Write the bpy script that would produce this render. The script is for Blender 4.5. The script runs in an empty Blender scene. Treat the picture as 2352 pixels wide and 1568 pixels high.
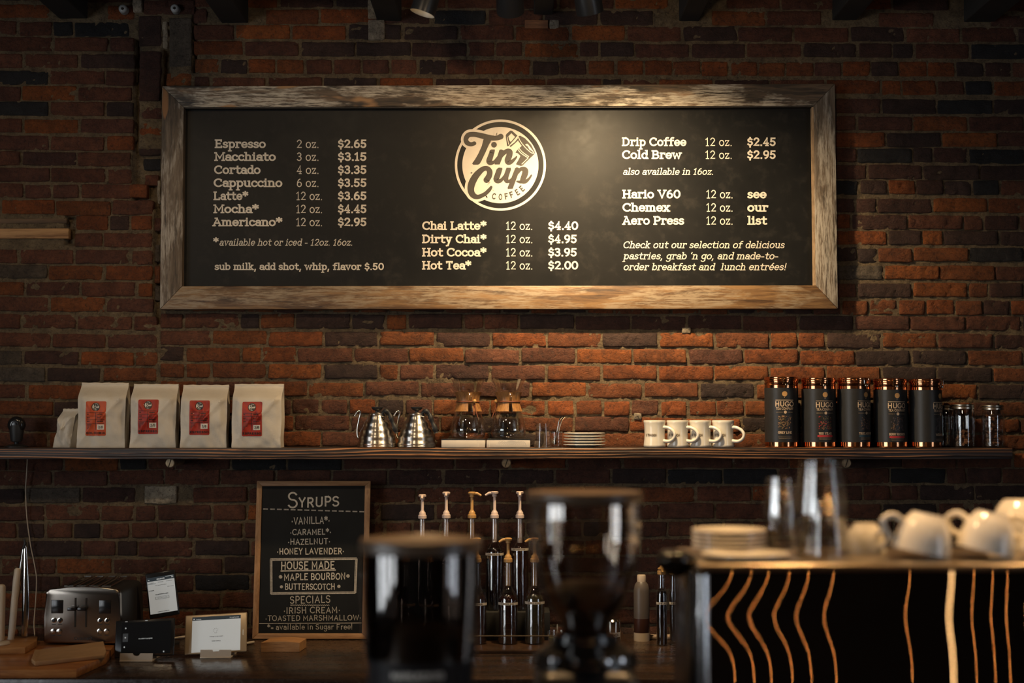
import bpy, bmesh, math, random
from mathutils import Vector, Matrix, noise

# ---------------------------------------------------------------- camera, light, exposure
sc = bpy.context.scene
C = sc.collection
F = 50.0 / 36.0 * 2352.0            # focal length in pixels of the 2352 wide frame
TH = math.atan(176.0 / F)           # upward pitch
CAM = Vector((0.0, -5.4, 1.73))
rad = math.radians

cd = bpy.data.cameras.new('camera')
cd.sensor_width = 36.0
cd.lens = 50.0
cd.dof.use_dof = True
cd.dof.focus_distance = 5.32
cd.dof.aperture_fstop = 2.0
cam = bpy.data.objects.new('camera', cd)
cam.location = CAM
cam.rotation_euler = (math.pi / 2 + TH, 0, 0)
C.objects.link(cam)
sc.camera = cam

sc.view_settings.view_transform = 'Standard'
sc.view_settings.look = 'None'
sc.view_settings.exposure = 0.0
sc.view_settings.gamma = 1.0
sc.view_settings.use_curve_mapping = False

w = bpy.data.worlds.new('world')
sc.world = w
w.use_nodes = True
w.node_tree.nodes['Background'].inputs[0].default_value = (0.55, 0.62, 0.75, 1)
w.node_tree.nodes['Background'].inputs[1].default_value = 0.02
sc.cycles.sample_clamp_indirect = 4.0
sc.cycles.caustics_reflective = False
sc.cycles.caustics_refractive = False
sc.cycles.use_denoising = True

WARM = (1.0, 0.66, 0.33)


def spot(name, loc, target, watts, color, size, blend, radius=0.03):
    l = bpy.data.lights.new(name, 'SPOT')
    l.energy = watts
    l.color = color
    l.spot_size = rad(size)
    l.spot_blend = blend
    l.shadow_soft_size = radius
    o = bpy.data.objects.new(name, l)
    o.location = loc
    d = Vector(target) - Vector(loc)
    o.rotation_euler = d.to_track_quat('-Z', 'Y').to_euler()
    C.objects.link(o)
    return o


def area(name, loc, target, watts, color, sx, sy):
    l = bpy.data.lights.new(name, 'AREA')
    l.shape = 'RECTANGLE'
    l.size, l.size_y = sx, sy
    l.energy = watts
    l.color = color
    o = bpy.data.objects.new(name, l)
    o.location = loc
    d = Vector(target) - Vector(loc)
    o.rotation_euler = d.to_track_quat('-Z', 'Y').to_euler()
    C.objects.link(o)
    return o


# the two track lamps aimed at the menu wall, the one turned away, the lamps above the front bar
spot('track_spot_menu', (0.275, -0.665, 3.045), (0.58, 0, 1.74), 205, (1.0, 0.72, 0.40), 120, 1.0, 0.04)
spot('track_spot_menu_second', (0.0, -0.66, 3.06), (-0.30, 0, 1.9), 30, WARM, 124, 1.0)
spot('track_spot_turned_away', (-0.345, -0.70, 3.03), (-0.5, -1.7, 1.2), 10, WARM, 90, 0.8)
BAR_LAMPS = [(0.55, -2.75, 2.78), (-0.25, -2.85, 2.78), (1.45, -2.75, 2.78)]
for i_, p_ in enumerate(BAR_LAMPS):
    spot('bar_lamp_spot', (p_[0], p_[1], p_[2] - 0.06), (p_[0], p_[1] + 0.05, 1.0), 75, (1.0, 0.60, 0.27), 110, 0.9, 0.025)
# added fill spots, unseen and without lamp bodies, turned to the menu wall
for p_, t_, e_, c_ in (((-2.0, -2.5, 3.45), (-1.5, 0, 1.9), 44, 62), ((-0.9, -2.5, 3.45), (-0.8, 0, 2.0), 46, 66), ((0.42, -2.5, 2.98), (0.25, 0, 2.55), 30, 80)):
    spot('fill_spot', p_, t_, e_, (1.0, 0.74, 0.46), c_, 1.0, 0.05)

# ---------------------------------------------------------------- pixel helpers (2352x1568 frame)
CT, ST = math.cos(TH), math.sin(TH)


def ray(px, py):
    u = (px - 1176.0) / F
    v = (784.0 - py) / F
    return Vector((u, CT - v * ST, ST + v * CT))


def P(px, py, Y):
    d = ray(px, py)
    t = (Y - CAM.y) / d.y
    return CAM + d * t


def PZ(px, py, Z):
    d = ray(px, py)
    t = (Z - CAM.z) / d.z
    return CAM + d * t


def mm(Y):
    """metres per pixel at depth plane Y"""
    return (Y - CAM.y) / F


# ---------------------------------------------------------------- object helpers
def setp(o, label=None, cat=None, group=None, kind=None):
    if label: o['label'] = label
    if cat: o['category'] = cat
    if group: o['group'] = group
    if kind: o['kind'] = kind
    return o


def thing(name, label, cat, loc=(0, 0, 0), rz=0.0, group=None):
    o = bpy.data.objects.new(name, None)
    o.empty_display_size = 0.02
    C.objects.link(o)
    o.location = loc
    o.rotation_euler = (0, 0, rz)
    return setp(o, label, cat, group)


def link(name, me, m, parent=None, loc=None):
    o = bpy.data.objects.new(name, me)
    if m is not None:
        me.materials.clear()
        for mm_ in (m if isinstance(m, (list, tuple)) else [m]):
            me.materials.append(mm_)
    C.objects.link(o)
    if parent is not None:
        o.parent = parent
    if loc is not None:
        o.location = loc
    return o


def dup(o, parent=None):
    c = o.copy()
    C.objects.link(c)
    if parent is not None:
        c.parent = parent
    for ch in list(o.children):
        dup(ch, c)
    return c


class MB:
    def __init__(s):
        s.bm = bmesh.new()

    def box(s, c, size, bevel=0.0, seg=2, M=None):
        t = bmesh.new()
        bmesh.ops.create_cube(t, size=1.0)
        for v in t.verts:
            v.co = Vector((v.co.x * size[0], v.co.y * size[1], v.co.z * size[2]))
        if bevel > 0:
            bmesh.ops.bevel(t, geom=t.edges[:], offset=bevel, segments=seg, profile=0.5, affect='EDGES')
        for v in t.verts:
            v.co = v.co + Vector(c)
            if M is not None:
                v.co = M @ v.co
        s.join(t)
        return s

    def join(s, t):
        me = bpy.data.meshes.new('t')
        t.to_mesh(me)
        t.free()
        s.bm.from_mesh(me)
        bpy.data.meshes.remove(me)

    def lathe(s, prof, seg=32, c=(0, 0, 0), a0=0.0, a1=360.0, M=None, wob=None):
        full = abs(a1 - a0) >= 359.9
        n = seg if full else seg + 1
        rings = []
        for (r, z) in prof:
            if r <= 1e-6:
                co = Vector((c[0], c[1], c[2] + z))
                v = s.bm.verts.new(M @ co if M else co)
                rings.append([v])
            else:
                ring = []
                for i in range(n):
                    a = rad(a0 + (a1 - a0) * i / seg)
                    rr = r * (wob(a, z) if wob else 1.0)
                    co = Vector((c[0] + rr * math.cos(a), c[1] + rr * math.sin(a), c[2] + z))
                    ring.append(s.bm.verts.new(M @ co if M else co))
                rings.append(ring)
        m = seg
        for k in range(len(rings) - 1):
            A, B = rings[k], rings[k + 1]
            for i in range(m):
                j = (i + 1) % n if full else i + 1
                try:
                    if len(A) == 1 and len(B) == 1:
                        continue
                    if len(A) == 1:
                        s.bm.faces.new((A[0], B[j], B[i]))
                    elif len(B) == 1:
                        s.bm.faces.new((A[i], A[j], B[0]))
                    else:
                        s.bm.faces.new((A[i], A[j], B[j], B[i]))
                except ValueError:
                    pass
        return s

    def tube(s, pts, r, seg=10, closed=False, flat=1.0, caps=True):
        pts = [Vector(p) for p in pts]
        n = len(pts)
        rs = r if isinstance(r, (list, tuple)) else [r] * n
        up = None
        rings = []
        for i, p in enumerate(pts):
            if closed:
                t = (pts[(i + 1) % n] - pts[i - 1]).normalized()
            elif i == 0:
                t = (pts[1] - pts[0]).normalized()
            elif i == n - 1:
                t = (pts[-1] - pts[-2]).normalized()
            else:
                t = ((pts[i + 1] - p).normalized() + (p - pts[i - 1]).normalized()).normalized()
            if up is None:
                up = Vector((0, 0, 1)) if abs(t.z) < 0.9 else Vector((0, 1, 0))
            sx = t.cross(up)
            if sx.length < 1e-6:
                sx = t.orthogonal()
            sx.normalize()
            up = sx.cross(t).normalized()
            ring = []
            for k in range(seg):
                a = 2 * math.pi * k / seg
                ring.append(s.bm.verts.new(p + sx * (math.cos(a) * rs[i]) + up * (math.sin(a) * rs[i] * flat)))
            rings.append(ring)
        m = n if closed else n - 1
        for i in range(m):
            A, B = rings[i], rings[(i + 1) % n]
            for k in range(seg):
                q = (k + 1) % seg
                s.bm.faces.new((A[k], A[q], B[q], B[k]))
        if caps and not closed:
            s.bm.faces.new(rings[0][::-1])
            s.bm.faces.new(rings[-1])
        return s

    def prism(s, front, back):
        """two matching loops of 3D points, closed into a solid"""
        a = [s.bm.verts.new(p) for p in front]
        b = [s.bm.verts.new(p) for p in back]
        n = len(a)
        s.bm.faces.new(a)
        s.bm.faces.new(b[::-1])
        for i in range(n):
            j = (i + 1) % n
            s.bm.faces.new((a[j], a[i], b[i], b[j]))
        return s

    def poly(s, pts):
        try:
            s.bm.faces.new([s.bm.verts.new(p) for p in pts])
        except ValueError:
            pass
        return s

    def grid(s, fn, nu, nv, closed_u=False):
        vs = [[s.bm.verts.new(fn(i / nu, j / nv)) for i in range(nu if closed_u else nu + 1)] for j in range(nv + 1)]
        for j in range(nv):
            for i in range(nu):
                k = (i + 1) % nu if closed_u else i + 1
                s.bm.faces.new((vs[j][i], vs[j][k], vs[j + 1][k], vs[j + 1][i]))
        return vs

    def build(s, name, m, parent=None, smooth=35.0, loc=None, fix=True, bevel=0.0):
        if fix:
            bmesh.ops.recalc_face_normals(s.bm, faces=s.bm.faces[:])
        else:       # painted shapes whose strokes cross: each stroke a hair proud of the last
            for i, f in enumerate(s.bm.faces):
                for v in f.verts:
                    v.co.y -= (i % 12) * 2e-5
        me = bpy.data.meshes.new(name)
        s.bm.to_mesh(me)
        s.bm.free()
        if smooth:
            me.shade_smooth()
            me.set_sharp_from_angle(angle=rad(smooth))
        return link(name, me, m, parent, loc)


def arc(cx, cy, rx, ry, a0, a1, n=None):
    n = n or max(5, int(abs(a1 - a0) / 15))
    return [(cx + rx * math.cos(rad(a0 + (a1 - a0) * i / n)), cy + ry * math.sin(rad(a0 + (a1 - a0) * i / n))) for i in range(n + 1)]


def spline(pts, n=8):
    """Catmull-Rom through points of any dimension"""
    out = []
    N = len(pts)
    for i in range(N - 1):
        p0 = pts[max(i - 1, 0)]; p1 = pts[i]; p2 = pts[i + 1]; p3 = pts[min(i + 2, N - 1)]
        for k in range(n):
            t = k / n
            out.append(tuple(0.5 * ((2 * b) + (-a + c) * t + (2 * a - 5 * b + 4 * c - d) * t * t + (-a + 3 * b - 3 * c + d) * t ** 3)
                             for a, b, c, d in zip(p0, p1, p2, p3)))
    out.append(tuple(pts[-1]))
    return out


# ---------------------------------------------------------------- materials
MATS = {}


def nodes_of(name):
    m = bpy.data.materials.new(name)
    m.use_nodes = True
    nt = m.node_tree
    b = nt.nodes['Principled BSDF']
    return m, nt, b


def rgb(c):
    return (c[0], c[1], c[2], 1.0)


def mat(name, col, rough=0.5, metal=0.0, var=0.0, vscale=20.0, bump=0.0, bscale=60.0, spec=0.5, stretch=(1, 1, 1), trans=0.0, ior=1.45,
        emit=0.0, coat=0.0, col2=None, rvar=0.0, thin=False):
    if name in MATS:
        return MATS[name]
    m, nt, b = nodes_of(name)
    L = nt.links
    b.inputs['Base Color'].default_value = rgb(col)
    b.inputs['Roughness'].default_value = rough
    b.inputs['Metallic'].default_value = metal
    b.inputs['Specular IOR Level'].default_value = spec
    b.inputs['IOR'].default_value = ior
    b.inputs['Transmission Weight'].default_value = trans
    b.inputs['Coat Weight'].default_value = coat
    if emit > 0:
        b.inputs['Emission Color'].default_value = rgb(col)
        b.inputs['Emission Strength'].default_value = emit
    tc = nt.nodes.new('ShaderNodeTexCoord')
    mp = nt.nodes.new('ShaderNodeMapping')
    mp.inputs['Scale'].default_value = stretch
    L.new(tc.outputs['Object'], mp.inputs['Vector'])
    if var > 0 or col2 or rvar:
        n = nt.nodes.new('ShaderNodeTexNoise')
        n.inputs['Scale'].default_value = vscale
        n.inputs['Detail'].default_value = 5
        L.new(mp.outputs[0], n.inputs['Vector'])
        mx = nt.nodes.new('ShaderNodeMix')
        mx.data_type = 'RGBA'
        c2 = col2 or tuple(max(0.0, x * (1 - var)) for x in col)
        c1 = col if col2 else tuple(min(1.0, x * (1 + var)) for x in col)
        mx.inputs[6].default_value = rgb(c1)
        mx.inputs[7].default_value = rgb(c2)
        mr = nt.nodes.new('ShaderNodeMapRange')
        mr.inputs[1].default_value = 0.35
        mr.inputs[2].default_value = 0.65
        L.new(n.outputs['Fac'], mr.inputs[0])
        L.new(mr.outputs[0], mx.inputs[0])
        if var > 0 or col2:
            L.new(mx.outputs[2], b.inputs['Base Color'])
        if rvar:
            mr2 = nt.nodes.new('ShaderNodeMapRange')
            mr2.inputs[1].default_value = 0.3
            mr2.inputs[2].default_value = 0.7
            mr2.inputs[3].default_value = max(0.02, rough - rvar)
            mr2.inputs[4].default_value = rough + rvar
            L.new(n.outputs['Fac'], mr2.inputs[0])
            L.new(mr2.outputs[0], b.inputs['Roughness'])
    if bump > 0:
        n2 = nt.nodes.new('ShaderNodeTexNoise')
        n2.inputs['Scale'].default_value = bscale
        n2.inputs['Detail'].default_value = 4
        L.new(mp.outputs[0], n2.inputs['Vector'])
        bp = nt.nodes.new('ShaderNodeBump')
        bp.inputs['Strength'].default_value = 0.6
        bp.inputs['Distance'].default_value = bump
        L.new(n2.outputs['Fac'], bp.inputs['Height'])
        L.new(bp.outputs[0], b.inputs['Normal'])
    MATS[name] = m
    return m


def ramp(nt, fac, stops):
    r = nt.nodes.new('ShaderNodeValToRGB')
    e = r.color_ramp.elements
    e[0].position, e[0].color = stops[0][0], rgb(stops[0][1])
    e[1].position, e[1].color = stops[1][0], rgb(stops[1][1])
    for pos, c in stops[2:]:
        x = e.new(pos)
        x.color = rgb(c)
    nt.links.new(fac, r.inputs[0])
    return r


def noise_node(nt, vec, scale, detail=4, rough=0.55, dist=0.0):
    n = nt.nodes.new('ShaderNodeTexNoise')
    n.inputs['Scale'].default_value = scale
    n.inputs['Detail'].default_value = detail
    n.inputs['Roughness'].default_value = rough
    n.inputs['Distortion'].default_value = dist
    nt.links.new(vec, n.inputs['Vector'])
    return n


def mapped(nt, scale=(1, 1, 1), loc=(0, 0, 0), kind='Object'):
    tc = nt.nodes.new('ShaderNodeTexCoord')
    mp = nt.nodes.new('ShaderNodeMapping')
    mp.inputs['Scale'].default_value = scale
    mp.inputs['Location'].default_value = loc
    nt.links.new(tc.outputs[kind], mp.inputs['Vector'])
    return mp.outputs[0]


def mixc(nt, fac, a, b, blend='MIX'):
    mx = nt.nodes.new('ShaderNodeMix')
    mx.data_type = 'RGBA'
    mx.blend_type = blend
    for sock, v in ((0, fac), (6, a), (7, b)):
        if isinstance(v, (int, float)):
            mx.inputs[sock].default_value = v
        elif isinstance(v, tuple):
            mx.inputs[sock].default_value = rgb(v)
        else:
            nt.links.new(v, mx.inputs[sock])
    return mx.outputs[2]


def maprange(nt, v, a, b, c=0.0, d=1.0):
    m = nt.nodes.new('ShaderNodeMapRange')
    m.inputs[1].default_value = a
    m.inputs[2].default_value = b
    m.inputs[3].default_value = c
    m.inputs[4].default_value = d
    nt.links.new(v, m.inputs[0])
    return m.outputs[0]


def bump_node(nt, h, dist, strength=1.0, normal=None):
    b = nt.nodes.new('ShaderNodeBump')
    b.inputs['Strength'].default_value = strength
    b.inputs['Distance'].default_value = dist
    nt.links.new(h, b.inputs['Height'])
    if normal is not None:
        nt.links.new(normal, b.inputs['Normal'])
    return b.outputs[0]


def glass_mat(name, tint=(0.96, 0.96, 0.95), f0=0.05, rough=0.015, refr=0.0, gain=1.0):
    """thin-walled glass: see-through with mirror reflections that grow towards the edge"""
    m = bpy.data.materials.new(name)
    m.use_nodes = True
    nt = m.node_tree
    nt.nodes.clear()
    L = nt.links
    out = nt.nodes.new('ShaderNodeOutputMaterial')
    tr = nt.nodes.new('ShaderNodeBsdfTransparent')
    tr.inputs[0].default_value = rgb(tint)
    gl = nt.nodes.new('ShaderNodeBsdfGlossy')
    gl.inputs['Roughness'].default_value = rough
    gl.inputs['Color'].default_value = (0.95, 0.95, 0.95, 1)
    lw = nt.nodes.new('ShaderNodeLayerWeight')
    lw.inputs['Blend'].default_value = 0.5
    pw = nt.nodes.new('ShaderNodeMath')
    pw.operation = 'POWER'
    pw.inputs[1].default_value = 3.2
    L.new(lw.outputs['Facing'], pw.inputs[0])
    fr = maprange(nt, pw.outputs[0], 0.0, 1.0, f0, min(1.0, 0.75 * gain))
    body = tr.outputs[0]
    if refr > 0:
        g = nt.nodes.new('ShaderNodeBsdfRefraction')
        g.inputs['IOR'].default_value = 1.4
        g.inputs['Roughness'].default_value = 0.0
        g.inputs['Color'].default_value = rgb(tint)
        mx = nt.nodes.new('ShaderNodeMixShader')
        mx.inputs[0].default_value = refr
        L.new(tr.outputs[0], mx.inputs[1])
        L.new(g.outputs[0], mx.inputs[2])
        body = mx.outputs[0]
    ms = nt.nodes.new('ShaderNodeMixShader')
    L.new(fr, ms.inputs[0])
    L.new(body, ms.inputs[1])
    L.new(gl.outputs[0], ms.inputs[2])
    L.new(ms.outputs[0], out.inputs[0])
    MATS[name] = m
    return m


def wood_mat(name, dark, mid, light, axis='x', scale=1.0, rough=0.55, scuff=None, bare=None, grain=1.0, spec=0.4, bumpd=0.0012, fine=1.0):
    """sawn wood with grain along one axis, optional worn paint (scuff) and bare patches"""
    m, nt, b = nodes_of(name)
    L = nt.links
    a = {'x': (1.2, 14, 14), 'y': (14, 1.2, 14), 'z': (14, 14, 1.2)}[axis]
    v = mapped(nt, tuple(k * scale for k in a))
    n1 = noise_node(nt, v, 3.0, 6, 0.6, 0.6)
    n2 = noise_node(nt, v, 14.0 * fine, 5, 0.65, 0.2)
    f = nt.nodes.new('ShaderNodeMath')
    f.operation = 'MULTIPLY_ADD'
    L.new(n2.outputs['Fac'], f.inputs[0])
    f.inputs[1].default_value = 0.35 * grain
    mu = nt.nodes.new('ShaderNodeMath')
    mu.operation = 'MULTIPLY'
    mu.inputs[1].default_value = 0.8
    L.new(n1.outputs['Fac'], mu.inputs[0])
    L.new(mu.outputs[0], f.inputs[2])
    r = ramp(nt, f.outputs[0], [(0.44, dark), (0.68, light), (0.55, mid)])
    col = r.outputs[0]
    if scuff:
        v2 = mapped(nt, tuple((k ** 0.5) * 1.3 * scale for k in a), (3.1, 1.7, 2.2))
        n3 = noise_node(nt, v2, 2.2, 5, 0.62, 0.3)
        n4 = noise_node(nt, v, 11.0, 6, 0.75)
        mm_ = nt.nodes.new('ShaderNodeMath')
        mm_.operation = 'MULTIPLY'
        L.new(maprange(nt, n3.outputs['Fac'], 0.48, 0.56), mm_.inputs[0])
        L.new(maprange(nt, n4.outputs['Fac'], 0.42, 0.56), mm_.inputs[1])
        col = mixc(nt, mm_.outputs[0], col, scuff)
    if bare:
        v3 = mapped(nt, tuple((k ** 0.6) * scale for k in a), (8.1, 4.7, 6.2))
        n5 = noise_node(nt, v3, 2.6, 3, 0.5, 0.2)
        col = mixc(nt, maprange(nt, n5.outputs['Fac'], 0.63, 0.67), col, bare)
    L.new(col, b.inputs['Base Color'])
    b.inputs['Roughness'].default_value = rough
    b.inputs['Specular IOR Level'].default_value = spec
    L.new(bump_node(nt, f.outputs[0], bumpd), b.inputs['Normal'])
    MATS[name] = m
    return m
# ---------------------------------------------------------------- stroke lettering
H = 0.70      # x-height of a unit cap


def _g():
    G = {}
    A = arc

    def g(ch, w, strokes, serifs=()):
        G[ch] = (w, strokes, serifs)
    g('a', .48, [A(.24, .48, .2, .22, 155, 0) + [(.44, 0)], A(.22, .2, .2, .2, 0, 360)], [(.44, 0, 0, .12)])
    g('b', .54, [[(.08, 0), (.08, 1.05)], A(.3, .35, .22, .35, 0, 360)], [(.08, 1.05, .12, 0)])
    g('c', .46, [A(.27, .35, .25, .35, 45, 315)], [('v', .44, .44, .66)])
    g('d', .54, [[(.48, 0), (.48, 1.05)], A(.26, .35, .22, .35, 0, 360)], [(.48, 1.05, .12, 0), (.48, 0, 0, .12)])
    g('e', .52, [[(.03, .36), (.5, .36)] + A(.27, .35, .24, .35, 0, 315)])
    g('\u00e9', .52, [[(.03, .36), (.5, .36)] + A(.27, .35, .24, .35, 0, 315), [(.24, .86), (.4, 1.08)]])
    g('f', .42, [A(.36, .85, .18, .2, 70, 180) + [(.18, 0)], [(.02, .68), (.4, .68)]], [(.18, 0, .13, .15)])
    g('g', .54, [A(.26, .38, .22, .32, 0, 360), [(.48, .7), (.48, -.08)] + A(.26, -.08, .22, .22, 0, -150)], [(.48, .7, 0, .1)])
    g('h', .58, [[(.1, 0), (.1, 1.05)], [(.1, .4)] + A(.29, .48, .19, .22, 180, 0) + [(.48, 0)]],
      [(.1, 1.05, .12, 0), (.1, 0, .13, .13), (.48, 0, .13, .13)])
    g('i', .26, [[(.13, 0), (.13, .7)], [(.13, .95), (.13, .99)]], [(.13, .7, .13, 0), (.13, 0, .14, .14)])
    g('j', .26, [[(.15, .7), (.15, -.1)] + A(.0, -.1, .15, .2, 0, -90), [(.15, .95), (.15, .99)]], [(.15, .7, .13, 0)])
    g('k', .56, [[(.1, 0), (.1, 1.05)], [(.1, .26), (.44, .68)], [(.22, .4), (.48, 0)]],
      [(.1, 1.05, .12, 0), (.1, 0, .12, .12), (.48, 0, .1, .1), (.43, .7, .12, .1)])
    g('l', .26, [[(.13, 0), (.13, 1.05)]], [(.13, 1.05, .13, 0), (.13, 0, .14, .14)])
    g('m', .88, [[(.1, 0), (.1, .7)], [(.1, .4)] + A(.27, .5, .17, .2, 180, 0) + [(.44, 0)], [(.44, .4)] + A(.61, .5, .17, .2, 180, 0) + [(.78, 0)]],
      [(.1, .7, .12, 0), (.1, 0, .12, .11), (.44, 0, .1, .1), (.78, 0, .11, .12)])
    g('n', .58, [[(.1, 0), (.1, .7)], [(.1, .4)] + A(.29, .48, .19, .22, 180, 0) + [(.48, 0)]],
      [(.1, .7, .12, 0), (.1, 0, .13, .13), (.48, 0, .13, .13)])
    g('o', .54, [A(.27, .35, .25, .35, 0, 360)])
    g('p', .56, [[(.1, .7), (.1, -.3)], A(.31, .35, .22, .35, 0, 360)], [(.1, .7, .12, 0), (.1, -.3, .13, .13)])
    g('q', .56, [[(.46, .7), (.46, -.3)], A(.26, .35, .22, .35, 0, 360)], [(.46, -.3, .13, .13)])
    g('r', .44, [[(.12, 0), (.12, .7)], A(.34, .45, .22, .25, 180, 65)], [(.12, .7, .12, 0), (.12, 0, .13, .15), ('v', .42, .48, .66)])
    g('s', .42, [A(.22, .53, .17, .17, 30, 270) + A(.2, .18, .2, .18, 90, -150)[1:]], [('v', .38, .5, .66), ('v', .03, .04, .2)])
    g('t', .42, [[(.18, .95), (.18, .18)] + A(.34, .18, .16, .18, 180, 300), [(.02, .68), (.4, .68)]])
    g('u', .58, [[(.1, .7)] + A(.29, .22, .19, .22, 180, 360) + [(.48, .7)], [(.48, .7), (.48, 0)]], [(.1, .7, .12, 0), (.48, .7, .12, 0), (.48, 0, 0, .12)])
    g('v', .56, [[(.06, .7), (.28, 0), (.5, .7)]], [(.06, .7, .1, .12), (.5, .7, .12, .1)])
    g('w', .82, [[(.05, .7), (.23, 0), (.41, .62), (.59, 0), (.77, .7)]], [(.05, .7, .1, .12), (.77, .7, .12, .1)])
    g('x', .54, [[(.06, .7), (.48, 0)], [(.48, .7), (.06, 0)]], [(.06, .7, .1, .12), (.48, .7, .12, .1), (.06, 0, .1, .12), (.48, 0, .12, .1)])
    g('y', .56, [[(.06, .7), (.29, .05)], [(.5, .7), (.22, -.25), (.08, -.28)]], [(.06, .7, .1, .12), (.5, .7, .12, .1)])
    g('z', .48, [[(.05, .68), (.43, .68), (.05, .02), (.45, .02)]], [('v', .05, .5, .68), ('v', .45, .02, .2)])
    g('A', .72, [[(.05, 0), (.36, 1), (.67, 0)], [(.16, .33), (.56, .33)]], [(.05, 0, .1, .13), (.67, 0, .13, .1), (.3, 1, .12, .06)])
    g('B', .64, [[(.1, 0), (.1, 1)], [(.1, 1), (.34, 1)] + A(.34, .76, .2, .24, 90, -90) + [(.1, .52)], [(.34, .52)] + A(.35, .26, .25, .26, 90, -90) + [(.1, 0)]],
      [(.1, 1, .12, 0), (.1, 0, .12, 0)])
    g('C', .7, [A(.4, .5, .37, .5, 48, 312)], [('v', .65, .66, .98)])
    g('D', .72, [[(.1, 0), (.1, 1)], [(.1, 1), (.3, 1)] + A(.3, .5, .36, .5, 90, -90) + [(.1, 0)]], [(.1, 1, .12, 0), (.1, 0, .12, 0)])
    g('E', .62, [[(.1, 0), (.1, 1)], [(.1, 1), (.55, 1)], [(.1, .52), (.42, .52)], [(.1, 0), (.57, 0)]],
      [(.1, 1, .12, 0), (.1, 0, .12, 0), ('v', .55, .76, 1), ('v', .57, 0, .26), ('v', .42, .4, .64)])
    g('F', .58, [[(.1, 0), (.1, 1)], [(.1, 1), (.54, 1)], [(.1, .5), (.42, .5)]], [(.1, 1, .12, 0), (.1, 0, .12, .14), ('v', .54, .76, 1)])
    g('G', .74, [A(.4, .5, .37, .5, 48, 345), [(.46, .42), (.74, .42)]], [('v', .65, .66, .98)])
    g('H', .74, [[(.1, 0), (.1, 1)], [(.62, 0), (.62, 1)], [(.1, .52), (.62, .52)]],
      [(.1, 1, .12, .12), (.1, 0, .12, .12), (.62, 1, .12, .12), (.62, 0, .12, .12)])
    g('I', .24, [[(.12, 0), (.12, 1)]], [(.12, 1, .14, .14), (.12, 0, .14, .14)])
    g('J', .46, [[(.34, 1), (.34, .22)] + A(.18, .22, .16, .22, 0, -150)], [(.34, 1, .14, .1)])
    g('K', .68, [[(.1, 0), (.1, 1)], [(.1, .36), (.56, 1)], [(.26, .58), (.6, 0)]], [(.1, 1, .12, .12), (.1, 0, .12, .12), (.6, 0, .12, .1), (.56, 1, .12, .1)])
    g('L', .58, [[(.1, 1), (.1, 0), (.54, 0)]], [(.1, 1, .12, .12), (.1, 0, .12, 0), ('v', .54, 0, .28)])
    g('M', .86, [[(.1, 0), (.1, 1), (.43, .3), (.76, 1), (.76, 0)]], [(.1, 1, .12, .02), (.1, 0, .12, .12), (.76, 1, .02, .12), (.76, 0, .12, .12)])
    g('N', .74, [[(.1, 0), (.1, 1), (.62, 0), (.62, 1)]], [(.1, 1, .12, 0), (.1, 0, .12, .12), (.62, 1, .12, .12)])
    g('O', .78, [A(.39, .5, .36, .5, 0, 360)])
    g('P', .62, [[(.1, 0), (.1, 1)], [(.1, 1), (.34, 1)] + A(.34, .72, .24, .28, 90, -90) + [(.1, .44)]], [(.1, 1, .12, 0), (.1, 0, .12, .15)])
    g('Q', .78, [A(.39, .5, .36, .5, 0, 360), [(.48, .22), (.74, -.08)]])
    g('R', .66, [[(.1, 0), (.1, 1)], [(.1, 1), (.34, 1)] + A(.34, .74, .22, .26, 90, -90) + [(.1, .48)], [(.34, .48), (.6, 0)]], [(.1, 1, .12, 0), (.1, 0, .12, .12), (.6, 0, .08, .1)])
    g('S', .58, [A(.29, .76, .24, .24, 30, 270) + A(.28, .26, .26, .26, 90, -150)[1:]], [('v', .52, .7, .94), ('v', .04, .06, .3)])
    g('T', .64, [[(.32, 0), (.32, 1)], [(.04, 1), (.6, 1)]], [(.32, 0, .14, .14), ('v', .05, .74, 1), ('v', .59, .74, 1)])
    g('U', .72, [[(.1, 1)] + A(.36, .28, .26, .28, 180, 360) + [(.62, 1)]], [(.1, 1, .12, .12), (.62, 1, .12, .12)])
    g('V', .7, [[(.05, 1), (.35, 0), (.65, 1)]], [(.05, 1, .1, .13), (.65, 1, .13, .1)])
    g('W', 1.0, [[(.05, 1), (.27, 0), (.5, .9), (.73, 0), (.95, 1)]], [(.05, 1, .1, .13), (.95, 1, .13, .1)])
    g('X', .66, [[(.06, 1), (.6, 0)], [(.6, 1), (.06, 0)]])
    g('Y', .64, [[(.05, 1), (.32, .46), (.59, 1)], [(.32, .46), (.32, 0)]], [(.05, 1, .1, .12), (.59, 1, .12, .1), (.32, 0, .13, .13)])
    g('Z', .6, [[(.06, 1), (.54, 1), (.06, 0), (.56, 0)]])
    g('0', .6, [A(.3, .5, .26, .5, 0, 360)])
    g('1', .4, [[(.03, .82), (.2, 1), (.2, 0)]], [(.2, 0, .15, .15)])
    g('2', .56, [A(.27, .73, .22, .27, 165, -30) + [(.06, .03), (.5, .03)]])
    g('3', .54, [A(.25, .76, .2, .24, 150, -90), A(.25, .27, .23, .27, 90, -150)])
    g('4', .58, [[(.5, .28), (.04, .28), (.38, 1), (.38, 0)]], [(.38, 0, .13, .13)])
    g('5', .56, [[(.48, .98), (.13, .98), (.09, .55)] + A(.26, .3, .23, .3, 125, -150)])
    g('6', .56, [A(.28, .3, .23, .3, 0, 360), [(.06, .34)] + A(.42, .4, .36, .6, 165, 100)])
    g('7', .52, [[(.05, .97), (.48, .97), (.2, 0)]])
    g('8', .54, [A(.27, .75, .2, .25, 0, 360), A(.27, .27, .24, .27, 0, 360)])
    g('9', .56, [A(.28, .7, .23, .3, 0, 360), [(.5, .66)] + A(.14, .6, .36, .6, -15, -80)])
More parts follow.
